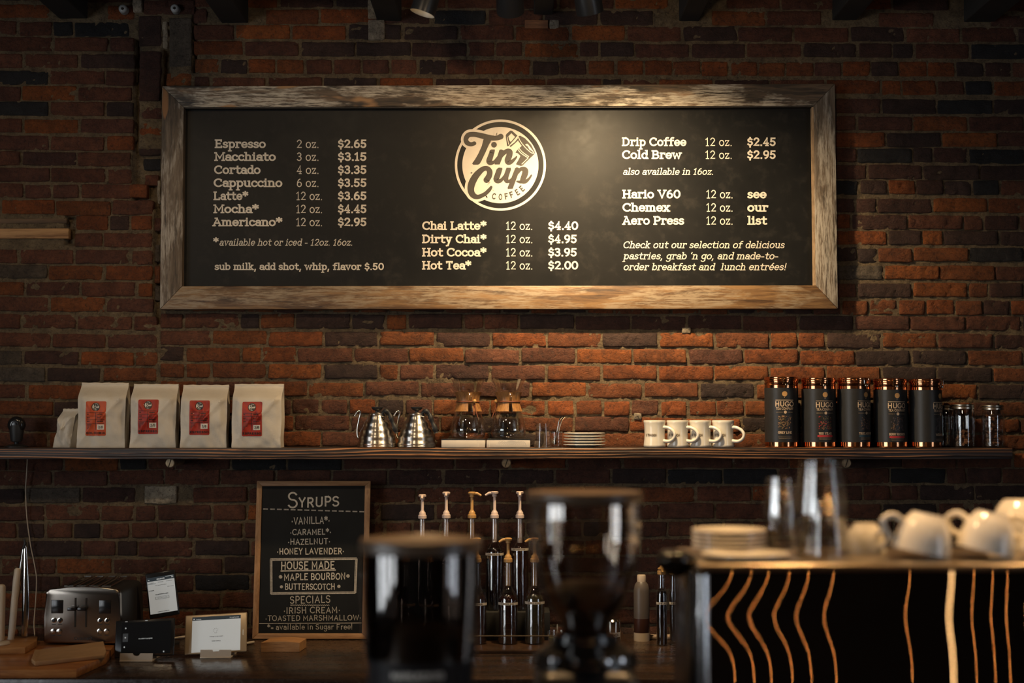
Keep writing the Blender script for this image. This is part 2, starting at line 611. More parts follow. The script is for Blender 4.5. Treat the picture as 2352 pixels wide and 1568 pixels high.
    g('$', .54, [A(.27, .72, .2, .2, 30, 270) + A(.26, .29, .23, .23, 90, -150)[1:], [(.27, .9), (.27, 1.06)], [(.27, -.08), (.27, .08)]])
    g('.', .18, [[(.09, .0), (.09, .03)]])
    g(',', .18, [[(.1, .02), (.04, -.16)]])
    g('\'', .18, [[(.1, 1.05), (.05, .85)]])
    g('!', .2, [[(.1, 1.05), (.1, .32)], [(.1, 0), (.1, .03)]])
    g('-', .36, [[(.05, .34), (.31, .34)]])
    g('/', .4, [[(.02, -.05), (.38, 1.05)]])
    g('=', .4, [[(.04, .25), (.36, .25)], [(.04, .5), (.36, .5)]])
    g('*', .5, [[(.25, .5), (.25, 1.08)], [(.03, .65), (.47, .93)], [(.03, .93), (.47, .65)]])
    g('\u00b7', .24, [[(.12, .34), (.12, .42)]])
    return G


GLYPHS = _g()


def ribbon(pts, hw, square=True):
    """list of quads for a 2D stroke; hw may be one half width or one per point"""
    n = len(pts)
    hs = hw if isinstance(hw, (list, tuple)) else [hw] * n
    pts = [Vector((p[0], p[1])) for p in pts]
    closed = n > 3 and (pts[0] - pts[-1]).length < 1e-6
    if closed:
        pts = pts[:-1]
        hs = hs[:-1]
        n -= 1
    if square and not closed:
        d0 = (pts[0] - pts[1]).normalized() * hs[0] * 0.96
        d1 = (pts[-1] - pts[-2]).normalized() * hs[-1] * 0.96
        pts[0] = pts[0] + d0
        pts[-1] = pts[-1] + d1
    Ls, Rs = [], []
    for i in range(n):
        if closed:
            a = (pts[i] - pts[i - 1]).normalized()
            b = (pts[(i + 1) % n] - pts[i]).normalized()
        else:
            a = (pts[i] - pts[i - 1]).normalized() if i > 0 else None
            b = (pts[i + 1] - pts[i]).normalized() if i < n - 1 else None
            a = a or b
            b = b or a
        na, nb = Vector((-a.y, a.x)), Vector((-b.y, b.x))
        t = na + nb
        if t.length < 0.3:
            t = na
        t.normalize()
        k = min(1.7, 1.0 / max(0.35, t.dot(na)))
        Ls.append(pts[i] + t * hs[i] * k)
        Rs.append(pts[i] - t * hs[i] * k)
    q = []
    for i in range(n if closed else n - 1):
        j = (i + 1) % n
        q.append((Rs[i], Rs[j], Ls[j], Ls[i]))
    return q


def disc2(cx, cy, r, n=20, ry=None):
    ry = ry or r
    return [(cx + r * math.cos(2 * math.pi * i / n), cy + ry * math.sin(2 * math.pi * i / n)) for i in range(n)]


def lay(text, weight=0.15, serif=True, slant=0.0, gap=0.13, jit=0.0, rng=None, roundcap=False, sw=None):
    """-> polygons in units of cap height, total width"""
    polys = []
    x = 0.0
    hw = weight / 2
    sw = sw or weight * 0.82
    for ch in text:
        if ch == ' ':
            x += 0.36
            continue
        if ch not in GLYPHS:
            x += 0.3
            continue
        wd, strokes, serifs = GLYPHS[ch]
        jx = jy = jr = 0.0
        js = 1.0
        if jit and rng:
            jy = rng.uniform(-jit, jit)
            jr = rng.uniform(-jit, jit)
            js = 1 + rng.uniform(-jit, jit)

        def tr(p):
            u, v = p
            v = hw + v * (1 - weight) if v >= 0 else v
            u = u + slant * v
            return (x + u * js + jr * v, v * js + jy)
        for st in strokes:
            pp = [tr(p) for p in st]
            polys += ribbon(pp, hw, True)
            if roundcap:
                for e in (pp[0], pp[-1]):
                    polys.append(disc2(e[0], e[1], hw, 8))
            else:
                for e in pp[1:-1] if len(pp) <= 5 else []:
                    polys.append(disc2(e[0], e[1], hw, 8))
        if serif:
            for sf in serifs:
                if sf[0] == 'v':
                    _, u, a, b = sf
                    polys += ribbon([tr((u, a)), tr((u, b))], sw / 2, False)
                else:
                    u, v, l, r_ = sf
                    l2, r2 = l + hw * 0.7, r_ + hw * 0.7
                    if l == 0: l2 = hw
                    if r_ == 0: r2 = hw
                    yy = v if v < 0.3 else v
                    base = tr((u, yy))
                    yb = base[1] + (-hw + sw / 2 if v <= 0.3 else hw - sw / 2)
                    polys += ribbon([(base[0] - l2, yb), (base[0] + r2, yb)], sw / 2, False)
        x += (wd + gap) * js
    return polys, max(0.01, x - gap)


def write(mb, text, fmap, x0, y0, cap, x1=None, **kw):
    """letters starting at (x0,y0), cap height cap, fitted to end at x1 if given; y upward in 'down' maps is flipped by fmap"""
    polys, wd = lay(text, **kw)
    sx = (x1 - x0) / wd if x1 is not None else cap
    for pg in polys:
        mb.poly([fmap(x0 + p[0] * sx, y0 + p[1] * cap) for p in pg])
    return x0 + wd * sx
# ---------------------------------------------------------------- the room
DARK = mat('dark_paint', (0.018, 0.017, 0.016), 0.7, var=0.2, vscale=5)
M_FLOOR = wood_mat('floor_boards', (0.03, 0.018, 0.011), (0.06, 0.035, 0.02), (0.09, 0.055, 0.03), 'y', 0.8, 0.5)
M_PLAST = mat('room_plaster', (0.035, 0.03, 0.026), 0.85, var=0.15, vscale=3, bump=0.002, bscale=40)
M_CEIL = mat('ceiling_black', (0.02, 0.018, 0.016), 0.85, var=0.2, vscale=4)
M_GLOW = mat('daylight_glass', (0.88, 0.93, 0.97), 0.3, emit=7.5)
M_BULB = mat('bulb_glow', (1.0, 0.62, 0.28), 0.3, emit=45.0)
M_BLACKMETAL = mat('black_metal', (0.016, 0.015, 0.015), 0.42, 0.0, var=0.15, vscale=30)

RX, RYF, RZC = 4.6, -9.6, 3.78


def struct(name, mb, m, smooth=None):
    o = mb.build(name, m, smooth=smooth or 0)
    o['kind'] = 'structure'
    return o


struct('floor', MB().box((0, RYF / 2, -0.05), (2 * RX + 0.4, -RYF + 0.6, 0.1)), M_FLOOR)
struct('ceiling', MB().box((0, RYF / 2, RZC + 0.05), (2 * RX + 0.4, -RYF + 0.6, 0.1)), M_CEIL)
# street windows on both long walls, ahead of and behind the camera's seat
def side_wall(sx, wins, n0):
    mb = MB()
    ys = [0.0] + [v for ab in wins for v in ab] + [RYF]
    x = sx * (RX + 0.1)
    for i in range(0, len(ys), 2):
        mb.box((x, (ys[i] + ys[i + 1]) / 2, RZC / 2), (0.2, ys[i] - ys[i + 1], RZC))
    for a_, b_ in wins:
        mb.box((x, (a_ + b_) / 2, 0.25), (0.2, a_ - b_, 0.5))
        mb.box((x, (a_ + b_) / 2, (3.0 + RZC) / 2), (0.2, a_ - b_, RZC - 3.0))
    struct('wall_left' if sx < 0 else 'wall_right', mb, M_PLAST)
    for i, (a_, b_) in enumerate(wins):
        wn = MB().box((sx * (RX + 0.12), (a_ + b_) / 2, 1.75), (0.02, a_ - b_, 2.5)).build('window_%d' % (n0 + i), M_GLOW if sx < 0 else M_GLOW2, smooth=0)
        wn['kind'] = 'structure'
        fr = MB()
        for y_ in (a_ - 0.02, b_ + 0.02):
            fr.box((sx * (RX + 0.08), y_, 1.75), (0.06, 0.05, 2.5))
        for z_ in (0.52, 2.3, 2.98):
            fr.box((sx * (RX + 0.08), (a_ + b_) / 2, z_), (0.06, a_ - b_, 0.05))
        fr.build('window_frame', DARK, wn, 0)


M_GLOW2 = mat('daylight_glass_dim', (0.80, 0.88, 1.0), 0.3, emit=5.0)
side_wall(-1, [(-3.7, -4.6), (-5.0, -5.9), (-6.4, -7.3)], 1)
side_wall(1, [(-4.6, -5.3), (-5.7, -6.2)], 4)
struct('wall_front', MB().box((0, RYF - 0.1, RZC / 2), (2 * RX, 0.2, RZC)), M_PLAST)

# ---- brick wall: every brick is its own irregular block in one wall mesh
BX = {'x': -0.0}
m, nt, b = nodes_of('old_brick')
L = nt.links
vc = nt.nodes.new('ShaderNodeVertexColor')
vc.layer_name = 'Col'
v = mapped(nt, (1, 1, 1))
n1 = noise_node(nt, v, 16.0, 6, 0.7)
n2 = noise_node(nt, v, 85.0, 6, 0.75, 0.6)
n5 = noise_node(nt, mapped(nt, (1, 1, 1.8)), 38.0, 5, 0.7, 1.2)
n3 = noise_node(nt, v, 260.0, 3, 0.6)
c1 = mixc(nt, maprange(nt, n1.outputs['Fac'], 0.3, 0.75), (0.45, 0.43, 0.43), (1.38, 1.32, 1.22))
c2 = mixc(nt, 1.0, vc.outputs[0], c1, 'MULTIPLY')
c3 = mixc(nt, maprange(nt, n2.outputs['Fac'], 0.32, 0.5, 0.75, 0.0), c2, (0.022, 0.014, 0.011))
c4 = mixc(nt, maprange(nt, n3.outputs['Fac'], 0.66, 0.78, 0.0, 0.35), c3, (0.30, 0.22, 0.15))
L.new(c4, b.inputs['Base Color'])
b.inputs['Roughness'].default_value = 0.72
b.inputs['Specular IOR Level'].default_value = 0.35
nb = bump_node(nt, n5.outputs['Fac'], 0.010, 0.9)
nb = bump_node(nt, n2.outputs['Fac'], 0.007, 1.0, nb)
nb = bump_node(nt, n3.outputs['Fac'], 0.0012, 0.6, nb)
L.new(nb, b.inputs['Normal'])
M_BRICK = m

m, nt, b = nodes_of('lime_mortar')
L = nt.links
v = mapped(nt, (1, 1, 1))
n1 = noise_node(nt, v, 26.0, 5, 0.65)
n2 = noise_node(nt, v, 120.0, 5, 0.7)
r = ramp(nt, n1.outputs['Fac'], [(0.35, (0.30, 0.215, 0.105)), (0.65, (0.68, 0.50, 0.25))])
c3 = mixc(nt, maprange(nt, n2.outputs['Fac'], 0.36, 0.5, 0.6, 0.0), r.outputs[0], (0.05, 0.034, 0.022))
L.new(c3, b.inputs['Base Color'])
b.inputs['Roughness'].default_value = 0.9
b.inputs['Specular IOR Level'].default_value = 0.2
L.new(bump_node(nt, n2.outputs['Fac'], 0.011, 1.0), b.inputs['Normal'])
M_MORTAR = m

RED = [(0.245, 0.070, 0.018), (0.21, 0.062, 0.018), (0.265, 0.082, 0.020), (0.19, 0.062, 0.022), (0.225, 0.073, 0.022)]
BRN = [(0.135, 0.050, 0.028), (0.115, 0.046, 0.030), (0.155, 0.060, 0.034)]
DRK = [(0.062, 0.034, 0.028), (0.075, 0.034, 0.026), (0.05, 0.030, 0.027)]
BLK = [(0.020, 0.021, 0.024), (0.026, 0.026, 0.029)]
GRY = [(0.10, 0.078, 0.058), (0.12, 0.10, 0.08)]
PLS = [(0.44, 0.38, 0.29), (0.40, 0.35, 0.28)]

BV, BF, BC = [], [], []
brng = random.Random(21)
NV = noise.noise


def brick(x0, x1, y0, y1, col, off=0.0, rough=1.0, tilt=0.0):
    """one brick given by its outline in the frame, on the wall plane"""
    a = P(x0, y1, 0.0)
    c = P(x1, y0, 0.0)
    wx, hz = c.x - a.x, c.z - a.z
    if wx < 0.012 or hz < 0.008:
        return
    off += brng.uniform(0.0014, 0.0052)
    tx, tz = brng.uniform(-0.025, 0.025), brng.uniform(-0.05, 0.05)
    nx = max(4, min(22, int(wx / 0.009)))
    nz = max(4, int(hz / 0.009))

    def ticks(n, ln):
        e = min(0.2, 0.0035 / ln)
        return [0.0, e] + [e + (1 - 2 * e) * k / (n - 2) for k in range(1, n - 2)] + [1 - e, 1.0]
    U, V = ticks(nx, wx), ticks(nz, hz)
    seed = brng.uniform(0, 100)
    base = len(BV)
    nU, nV = len(U), len(V)
    cs = 0.2
    for jv, t in enumerate(V):
        for iu, s in enumerate(U):
            x = a.x + s * wx
            z = a.z + t * hz
            ed = min(s * wx, (1 - s) * wx, t * hz, (1 - t) * hz)
            # uneven outline
            kx = NV(Vector((seed, z * 26, 1.0))) * 0.0035
            kz = NV(Vector((x * 17, seed, 2.0))) * 0.0032
            x += kx * (abs(s - 0.5) * 2) ** 2
            z += kz * (abs(t - 0.5) * 2) ** 2 + tilt * (s - 0.5) * wx
            # rounded corners
            dxc = min(s * wx, (1 - s) * wx)
            dzc = min(t * hz, (1 - t) * hz)
            rc = 0.009
            if dxc < rc and dzc < rc:
                q = math.hypot(rc - dxc, rc - dzc)
                if q > rc:
                    k = (rc - rc / q * rc) * 0.55 / rc
                    cxn = a.x + (rc if s < 0.5 else wx - rc)
                    czn = a.z + (rc if t < 0.5 else hz - rc)
                    x += (cxn - x) * k
                    z += (czn - z) * k
            d = 0.0
            if ed < 0.008:
                d += 0.0040 * (1 - ed / 0.008) ** 2
            pv = Vector((x * 34, z * 34, seed))
            n_ = NV(pv)
            d += n_ * 0.0030 * rough + NV(Vector((x * 120, z * 150, seed + 3))) * 0.0011 * rough
            pit = NV(Vector((x * 75, z * 95, seed + 9)))
            if pit > 0.28:
                d += (pit - 0.28) * 0.016 * rough
            chip = NV(Vector((x * 13, z * 19, seed + 31)))
            if chip > 0.42:
                d += (chip - 0.42) * 0.022 * rough
            y = -off + d + tx * (s - 0.5) * wx + tz * (t - 0.5) * hz
            BV.append((x, y, z))
            kk = 1.0
            BC.append((col[0] * kk, col[1] * kk, col[2] * kk, 1.0))
    for jv in range(nV - 1):
        for iu in range(nU - 1):
            q = base + jv * nU + iu
            BF.append((q, q + 1, q + nU + 1, q + nU))
    # side walls back into the mortar
    loop = [base + i for i in range(nU)] + [base + j * nU + nU - 1 for j in range(1, nV)] + \
           [base + (nV - 1) * nU + i for i in range(nU - 2, -1, -1)] + [base + j * nU for j in range(nV - 2, 0, -1)]
    bb = len(BV)
    for q in loop:
        X = BV[q]
        BV.append((X[0], 0.035, X[2]))
        BC.append(BC[q])
    n = len(loop)
    for i in range(n):
        j = (i + 1) % n
        BF.append((loop[j], loop[i], bb + i, bb + j))


# colour of particular bricks: (x, y, palette)
SPEC = []


def sp(y, xs_, pal):
    for x_ in xs_:
        SPEC.append((x_, y, pal))


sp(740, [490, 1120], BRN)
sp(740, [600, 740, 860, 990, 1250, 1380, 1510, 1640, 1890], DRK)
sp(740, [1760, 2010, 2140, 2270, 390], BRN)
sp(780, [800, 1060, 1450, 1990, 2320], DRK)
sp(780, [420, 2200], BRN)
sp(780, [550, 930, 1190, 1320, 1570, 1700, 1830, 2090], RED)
sp(818, [745, 870, 1130, 1260, 1640], BRN)
sp(818, [490, 620, 1000, 1390, 1520], RED)
sp(818, [2030, 2150], DRK)
sp(856, [670, 550, 1320, 1450, 1580, 1710, 1850, 1960], RED)
sp(856, [800, 1065], DRK)
sp(856, [930, 1190], BRN)
sp(856, [2220, 2100], DRK)
sp(895, [690, 730, 800, 1290], RED)
sp(895, [900], BRN)
sp(895, [1030, 1160], BRN)
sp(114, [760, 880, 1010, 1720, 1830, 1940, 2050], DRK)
sp(114, [450, 640, 1130, 1500], BRN)
sp(114, [2310], BLK)
sp(155, [1320, 1290], DRK)
sp(155, [1110, 1190, 1390, 1450, 1510, 1570, 1630, 1700, 1760, 1860, 1940], RED)
sp(76, [1010, 1330, 1590, 1930], DRK)
sp(40, [1080, 850], BLK)
sp(196, [1110], DRK)
sp(200, [2300, 2250], BLK)
sp(242, [2220], BLK)
sp(280, [1940], BLK)
sp(353, [1940, 2030, 2280], BLK)
sp(391, [2055, 2180], DRK)
sp(428, [1950, 2255], BLK)
sp(428, [2060], RED)
sp(470, [2070, 1960], DRK)
sp(470, [2200], RED)
sp(508, [2020, 2280], DRK)
sp(545, [2100], DRK)
sp(545, [2000], RED)
sp(545, [2230, 2330], DRK)
sp(583, [2030, 2160], RED)
sp(583, [2270], BLK)
sp(624, [2090], RED)
sp(624, [1980], GRY)
sp(665, [2030], DRK)
sp(665, [2160], RED)
sp(665, [2290], DRK)
sp(1063, [300, 590, 700, 1800, 1920, 2200], BLK)
sp(1094, [1580, 1700, 2120], BLK)
sp(1094, [900, 960, 630], DRK)
sp(1137, [150], GRY)
sp(1350, [520], BLK)
sp(1300, [520], BLK)
sp(1255, [520, 270], DRK)
# left pier
sp(65, [120, 205], BLK)
sp(139, [170], BLK)
sp(177, [30], BLK)
sp(250, [55], BLK)
sp(740, [50], GRY)
sp(820, [50], GRY)
sp(860, [8], GRY)
sp(590, [30, 60], GRY)
sp(625, [70], GRY)
sp(665, [60], GRY)


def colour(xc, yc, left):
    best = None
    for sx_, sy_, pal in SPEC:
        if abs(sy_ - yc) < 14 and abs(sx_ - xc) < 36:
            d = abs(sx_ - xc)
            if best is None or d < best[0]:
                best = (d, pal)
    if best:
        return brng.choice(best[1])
    q = brng.random()
    if left:
        pal = BRN if q < 0.55 else RED if q < 0.85 else DRK
    elif yc > 1035:
        pal = BRN if q < 0.72 else RED if q < 0.82 else DRK
    elif 700 < yc:
        pal = RED if q < 0.6 else BRN if q < 0.85 else DRK
    else:
        pal = BRN if q < 0.45 else RED if q < 0.7 else DRK
    c = brng.choice(pal)
    k = brng.uniform(0.85, 1.15)
    return (c[0] * k, c[1] * k, c[2] * k)


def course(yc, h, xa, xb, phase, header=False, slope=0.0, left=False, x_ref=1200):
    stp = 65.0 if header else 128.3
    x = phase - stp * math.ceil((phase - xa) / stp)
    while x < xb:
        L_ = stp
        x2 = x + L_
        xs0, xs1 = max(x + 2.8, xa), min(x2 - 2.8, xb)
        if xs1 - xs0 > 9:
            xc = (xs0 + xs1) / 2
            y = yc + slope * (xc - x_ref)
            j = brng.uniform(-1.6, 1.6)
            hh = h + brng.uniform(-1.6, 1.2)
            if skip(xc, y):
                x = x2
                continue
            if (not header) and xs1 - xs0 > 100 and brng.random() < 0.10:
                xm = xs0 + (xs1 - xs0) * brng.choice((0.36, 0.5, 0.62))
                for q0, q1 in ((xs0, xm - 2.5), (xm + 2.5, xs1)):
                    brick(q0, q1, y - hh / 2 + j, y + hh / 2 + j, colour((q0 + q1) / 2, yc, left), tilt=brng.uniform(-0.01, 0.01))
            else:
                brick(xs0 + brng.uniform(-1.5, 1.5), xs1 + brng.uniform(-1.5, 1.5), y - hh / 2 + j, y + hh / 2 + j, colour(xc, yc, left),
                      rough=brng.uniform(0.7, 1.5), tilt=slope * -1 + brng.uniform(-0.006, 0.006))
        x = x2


def skip(x, y):
    for (a_, b_, c_, d_) in HOLES:
        if a_ < x < b_ and c_ < y < d_:
            return True
    return False


HOLES = [(340, 420, 1118, 1158), (500, 572, -60, 52), (858, 925, -60, 50), (1552, 1612, -60, 50), (1905, 1975, -60, 48), (2205, 2290, -60, 52), (130, 205, -60, 44),
         (1268, 1300, 40, 70)]

# the main field (right of the old pier)
MAIN = [(-112, 640, 0), (-74, 580, 0), (-36, 700, 0), (2, 640, 0), (40, 606, 0), (76, 540, 0), (114, 1073, 0), (155, 700, 1), (197, 2024 - 1283, 0), (240, 740, 0), (279, 1968 - 1283, 0),
        (316, 2034 - 1283, 0), (353, 1968 - 1283, 0), (391, 1993 - 1283, 0), (427, 1973, 1), (468, 2014 - 1283, 0), (506, 1956 - 1283, 0), (543, 2039 - 1283, 0),
        (581, 1969 - 1283, 0), (622, 2029 - 1283, 0), (662, 1968 - 1283, 0), (702, 1997, 1), (739, 679, 0), (779, 614, 0), (817, 682, 0), (855, 613, 0),
        (895, 836, 0), (936, 735, 1), (974, 804, 0), (1010, 738, 0)]
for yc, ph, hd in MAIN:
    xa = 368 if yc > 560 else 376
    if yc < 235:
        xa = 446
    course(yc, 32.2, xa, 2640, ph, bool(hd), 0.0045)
# below the shelf, right across
LOW = [(1060, 1557, 0), (1095, 1597 - 65, 0), (1135, 1597, 0), (1175, 1642, 0), (1216, 1533, 1), (1257, 1600, 0), (1297, 1540, 0), (1337, 1600, 0),
       (1377, 1535, 0), (1417, 1600, 0), (1457, 1540, 1), (1497, 1600, 0), (1537, 1530, 0), (1577, 1600, 0)]
for yc, ph, hd in LOW:
    course(yc, 33.8, -320, 2640, ph, bool(hd), -0.0025)
# left pier
LEFTY = [-49, -12, 27, 66, 103, 140, 178, 215, 251, 290, 329, 366, 403, 439, 477, 512, 550, 590, 625, 663, 700, 740, 781, 822, 860, 901, 940, 977, 1012]
for k, yc in enumerate(LEFTY):
    xb = 308 if yc < 330 else 302 if yc < 440 else 350 if yc < 740 else 360
    if 500 < yc < 560:
        course(yc, 31.8, 172, xb, 300 if k % 2 else 236, False, 0.006, True, 180)
    else:
        course(yc, 31.8, -320, xb, (310 if k % 2 else 246) + brng.uniform(-12, 12), False, 0.006 if yc < 700 else 0.012, True, 180)
# tall bricks set on end in the filled flue, then its narrow headers
for (x0, x1, y0, y1, pal, off) in [(318, 370, 36, 106, DRK, 0.0), (389, 441, 42, 153, GRY, 0.004), (320, 369, 118, 232, DRK, 0.006), (330, 448, 1, 33, BRN, 0.006),
                                   (382, 440, 167, 196, RED, -0.004), (318, 372, 244, 273, BRN, -0.006), (318, 372, 280, 312, RED, -0.008), (316, 372, 322, 354, DRK, -0.012),
                                   (326, 372, 362, 388, BLK, -0.022), (330, 362, 400, 424, BRN, -0.02), (296, 338, 424, 454, RED, 0.0), (352, 368, 500, 530, BRN, -0.012),
                                   (350, 366, 560, 600, GRY, -0.014), (352, 366, 610, 650, RED, -0.014), (352, 366, 655, 690, GRY, -0.014)]:
    brick(x0, x1, y0, y1, brng.choice(pal), off, 1.3)
# mortar smears and plaster patches that stand out from the wall
for (x0, x1, y0, y1, off) in [(332, 406, 1116, 1156, 0.006), (846, 884, 46, 92, 0.008), (845, 868, 0, 44, 0.006), (1262, 1284, 46, 66, 0.006), (306, 328, 0, 30, 0.008),
                              (374, 386, 50, 110, 0.003), (1456, 1474, 948, 964, 0.006), (362, 370, 415, 468, 0.004), (1660, 1704, 1052, 1066, -0.004), (1566, 1586, 752, 766, 0.004)]:
    brick(x0, x1, y0, y1, brng.choice(PLS), off, 1.6)

# open joints and the hollow of the filled flue, deeper than the mortar
GAPS = []
for (ga, gb, gc, gd_) in [(305, 319, 92, 340), (302, 368, 340, 478), (351, 372, 478, 745), (441, 450, 30, 168), (371, 388, 112, 200), (284, 300, 430, 455), (150, 172, 496, 560), (372, 380, 200, 240)]:
    pa, pb = P(ga, gd_, 0), P(gb, gc, 0)
    GAPS.append((pa.x, pb.x, pa.z, pb.z))


def gap_depth(x, z):
    for (xa, xb, za, zb) in GAPS:
        if xa < x < xb and za < z < zb:
            return 0.030 + 0.012 * NV(Vector((x * 30, z * 30, 4.0)))
    return 0.0


nb_ = len(BV)
MORTAR_FACES0 = len(BF)
# mortar bed: lumpy sheet just behind the brick faces
x_lo, x_hi = P(-330, 784, 0).x, P(2660, 784, 0).x
z_lo, z_hi = 0.0, RZC
cell = 0.0085
nx_, nz_ = int((x_hi - x_lo) / cell), int((3.35 - 0.9) / cell)
for j in range(nz_ + 1):
    z = 0.9 + (3.35 - 0.9) * j / nz_
    for i in range(nx_ + 1):
        x = x_lo + (x_hi - x_lo) * i / nx_
        d = NV(Vector((x * 40, z * 55, 3.0))) * 0.0044 + NV(Vector((x * 9, z * 9, 7.0))) * 0.0018 + NV(Vector((x * 110, z * 130, 5.0))) * 0.0030
        BV.append((x, 0.0036 + d + gap_depth(x, z), z))
        BC.append((0.2, 0.15, 0.09, 1))
for j in range(nz_):
    for i in range(nx_):
        q = nb_ + j * (nx_ + 1) + i
        BF.append((q, q + 1, q + nx_ + 2, q + nx_ + 1))
# rest of the wall beyond what the photograph shows
q = len(BV)
BV += [(-RX, 0.012, 0), (RX, 0.012, 0), (RX, 0.012, 0.9), (-RX, 0.012, 0.9), (-RX, 0.012, 3.35), (RX, 0.012, 3.35), (RX, 0.012, RZC), (-RX, 0.012, RZC),
       (x_lo, 0.012, 0.9), (x_lo, 0.012, 3.35), (x_hi, 0.012, 0.9), (x_hi, 0.012, 3.35)]
BC += [(0.2, 0.15, 0.09, 1)] * 12
BF += [(q, q + 1, q + 2, q + 3), (q + 4, q + 5, q + 6, q + 7), (q + 3, q + 8, q + 9, q + 4), (q + 10, q + 2, q + 5, q + 11)]
me = bpy.data.meshes.new('wall_back')
me.from_pydata(BV, [], BF)
me.update()
ca = me.color_attributes.new('Col', 'FLOAT_COLOR', 'POINT')
ca.data.foreach_set('color', [k for c_ in BC for k in c_])
mi = [0] * MORTAR_FACES0 + [1] * (len(BF) - MORTAR_FACES0)
me.polygons.foreach_set('material_index', mi)
me.shade_smooth()
wall = link('wall_back', me, [M_BRICK, M_MORTAR])
wall['kind'] = 'structure'

# black ceiling joists that die into the wall
TB = 0
for i, (xa, xb, yb) in enumerate([(135, 200, 42), (508, 570, 52), (866, 922, 48), (1226, 1270, 34), (1560, 1606, 48), (1912, 1968, 46), (2215, 2285, 50)]):
    a = P(xa, yb, 0)
    b2 = P(xb, yb, 0)
    j_ = MB().box(((a.x + b2.x) / 2, RYF / 2 + 0.02, (a.z + RZC) / 2), (b2.x - a.x, -RYF, RZC - a.z), 0.004)
    o = j_.build('trim_%d' % (i + 1), M_CEIL, smooth=0)
    o['kind'] = 'structure'
# ---------------------------------------------------------------- menu board
W_TOP = wood_mat('weathered_board', (0.024, 0.019, 0.014), (0.060, 0.042, 0.026), (0.15, 0.10, 0.060), 'x', 1.0, 0.6, scuff=(0.48, 0.42, 0.33), bare=(0.34, 0.19, 0.085))
W_SIDE = wood_mat('weathered_board_upright', (0.034, 0.027, 0.021), (0.085, 0.062, 0.043), (0.15, 0.115, 0.083), 'z', 1.0, 0.6, scuff=(0.30, 0.27, 0.23), bare=(0.26, 0.125, 0.05))
W_BOT = wood_mat('brown_pine_board', (0.036, 0.018, 0.008), (0.10, 0.052, 0.021), (0.19, 0.108, 0.045), 'x', 1.0, 0.55, scuff=(0.24, 0.185, 0.125))
W_LIP = mat('lip_wood', (0.30, 0.21, 0.13), 0.5, var=0.25, vscale=30)

m, nt, b = nodes_of('chalkboard_black')
L = nt.links
v = mapped(nt, (1.2, 1, 1.2))
n1 = noise_node(nt, v, 2.6, 6, 0.62, 0.4)
n2 = noise_node(nt, v, 11.0, 6, 0.7, 0.2)
c = mixc(nt, maprange(nt, n1.outputs['Fac'], 0.35, 0.7), (0.0035, 0.0042, 0.0050), (0.0085, 0.0085, 0.0085))
c = mixc(nt, maprange(nt, n2.outputs['Fac'], 0.52, 0.8, 0, 0.4), c, (0.045, 0.040, 0.035))
L.new(c, b.inputs['Base Color'])
mr = maprange(nt, n2.outputs['Fac'], 0.3, 0.7, 0.42, 0.54)
L.new(mr, b.inputs['Roughness'])
b.inputs['Specular IOR Level'].default_value = 0.19
L.new(bump_node(nt, n2.outputs['Fac'], 0.0008, 0.35), b.inputs['Normal'])
M_BOARD = m
M_PAINT = mat('cream_lettering', (0.56, 0.52, 0.455), 0.65, var=0.06, vscale=20)
M_INK = mat('logo_dark', (0.028, 0.023, 0.018), 0.55)

YF, YP = -0.058, -0.026     # frame face, panel face
menu = thing('menu_board', 'wide framed chalkboard menu with coffee prices and a round logo, hung on the brick wall', 'menu board', P(1147, 710, -0.03))
MO = Vector(menu.location)


def loc(p, o=MO):
    return Vector(p) - o


OUT = [(372, 198), (1918, 192), (1925, 709), (367, 710)]
INN = [(422, 246), (1869, 243), (1874, 655), (418, 657)]


def rail(i, j, m, name):
    fr = [loc(P(*OUT[i], YF)), loc(P(*OUT[j], YF)), loc(P(*INN[j], YF)), loc(P(*INN[i], YF))]
    bk = [Vector((p.x, -0.012 - MO.y, p.z)) for p in fr]
    t = bmesh.new()
    mb = MB()
    mb.prism(fr, bk)
    bmesh.ops.bevel(mb.bm, geom=mb.bm.edges[:], offset=0.003, segments=2, profile=0.5, affect='EDGES')
    return mb.build(name, m, menu, 30)


rail(0, 1, W_TOP, 'top_rail')
rail(2, 3, W_BOT, 'bottom_rail')
rail(1, 2, W_SIDE, 'side_rail')
rail(3, 0, W_SIDE, 'side_rail')
# chalk panel and the thin lip round it
pn = [loc(P(x, y, YP)) for x, y in ((414, 238), (1880, 235), (1884, 664), (410, 665))]
MB().prism(pn, [Vector((p.x, -0.014 - MO.y, p.z)) for p in pn]).build('chalk_panel', M_BOARD, menu, 0)
lp = MB()
for (x0, y0, x1, y1, wdt) in ((1867, 246, 1872, 655, 2.2),):
    fr = [loc(P(x0 - wdt, y0, YF + 0.006)), loc(P(x0 + wdt, y0, YF + 0.006)), loc(P(x1 + wdt, y1, YF + 0.006)), loc(P(x1 - wdt, y1, YF + 0.006))]
    lp.prism(fr, [Vector((p.x, YP - MO.y, p.z)) for p in fr])
lp.build('inner_lip', W_LIP, menu, 0)
lp = MB()
for (x0, y0, x1, y1) in ((422, 246, 1869, 243),):
    fr = [loc(P(x0, y0 - 2, YF + 0.008)), loc(P(x1, y1 - 2, YF + 0.008)), loc(P(x1, y1 + 3, YF + 0.008)), loc(P(x0, y0 + 3, YF + 0.008))]
    lp.prism(fr, [Vector((p.x, YP - MO.y, p.z)) for p in fr])
lp.build('inner_lip', M_INK, menu, 0)

YT = YP - 0.0006


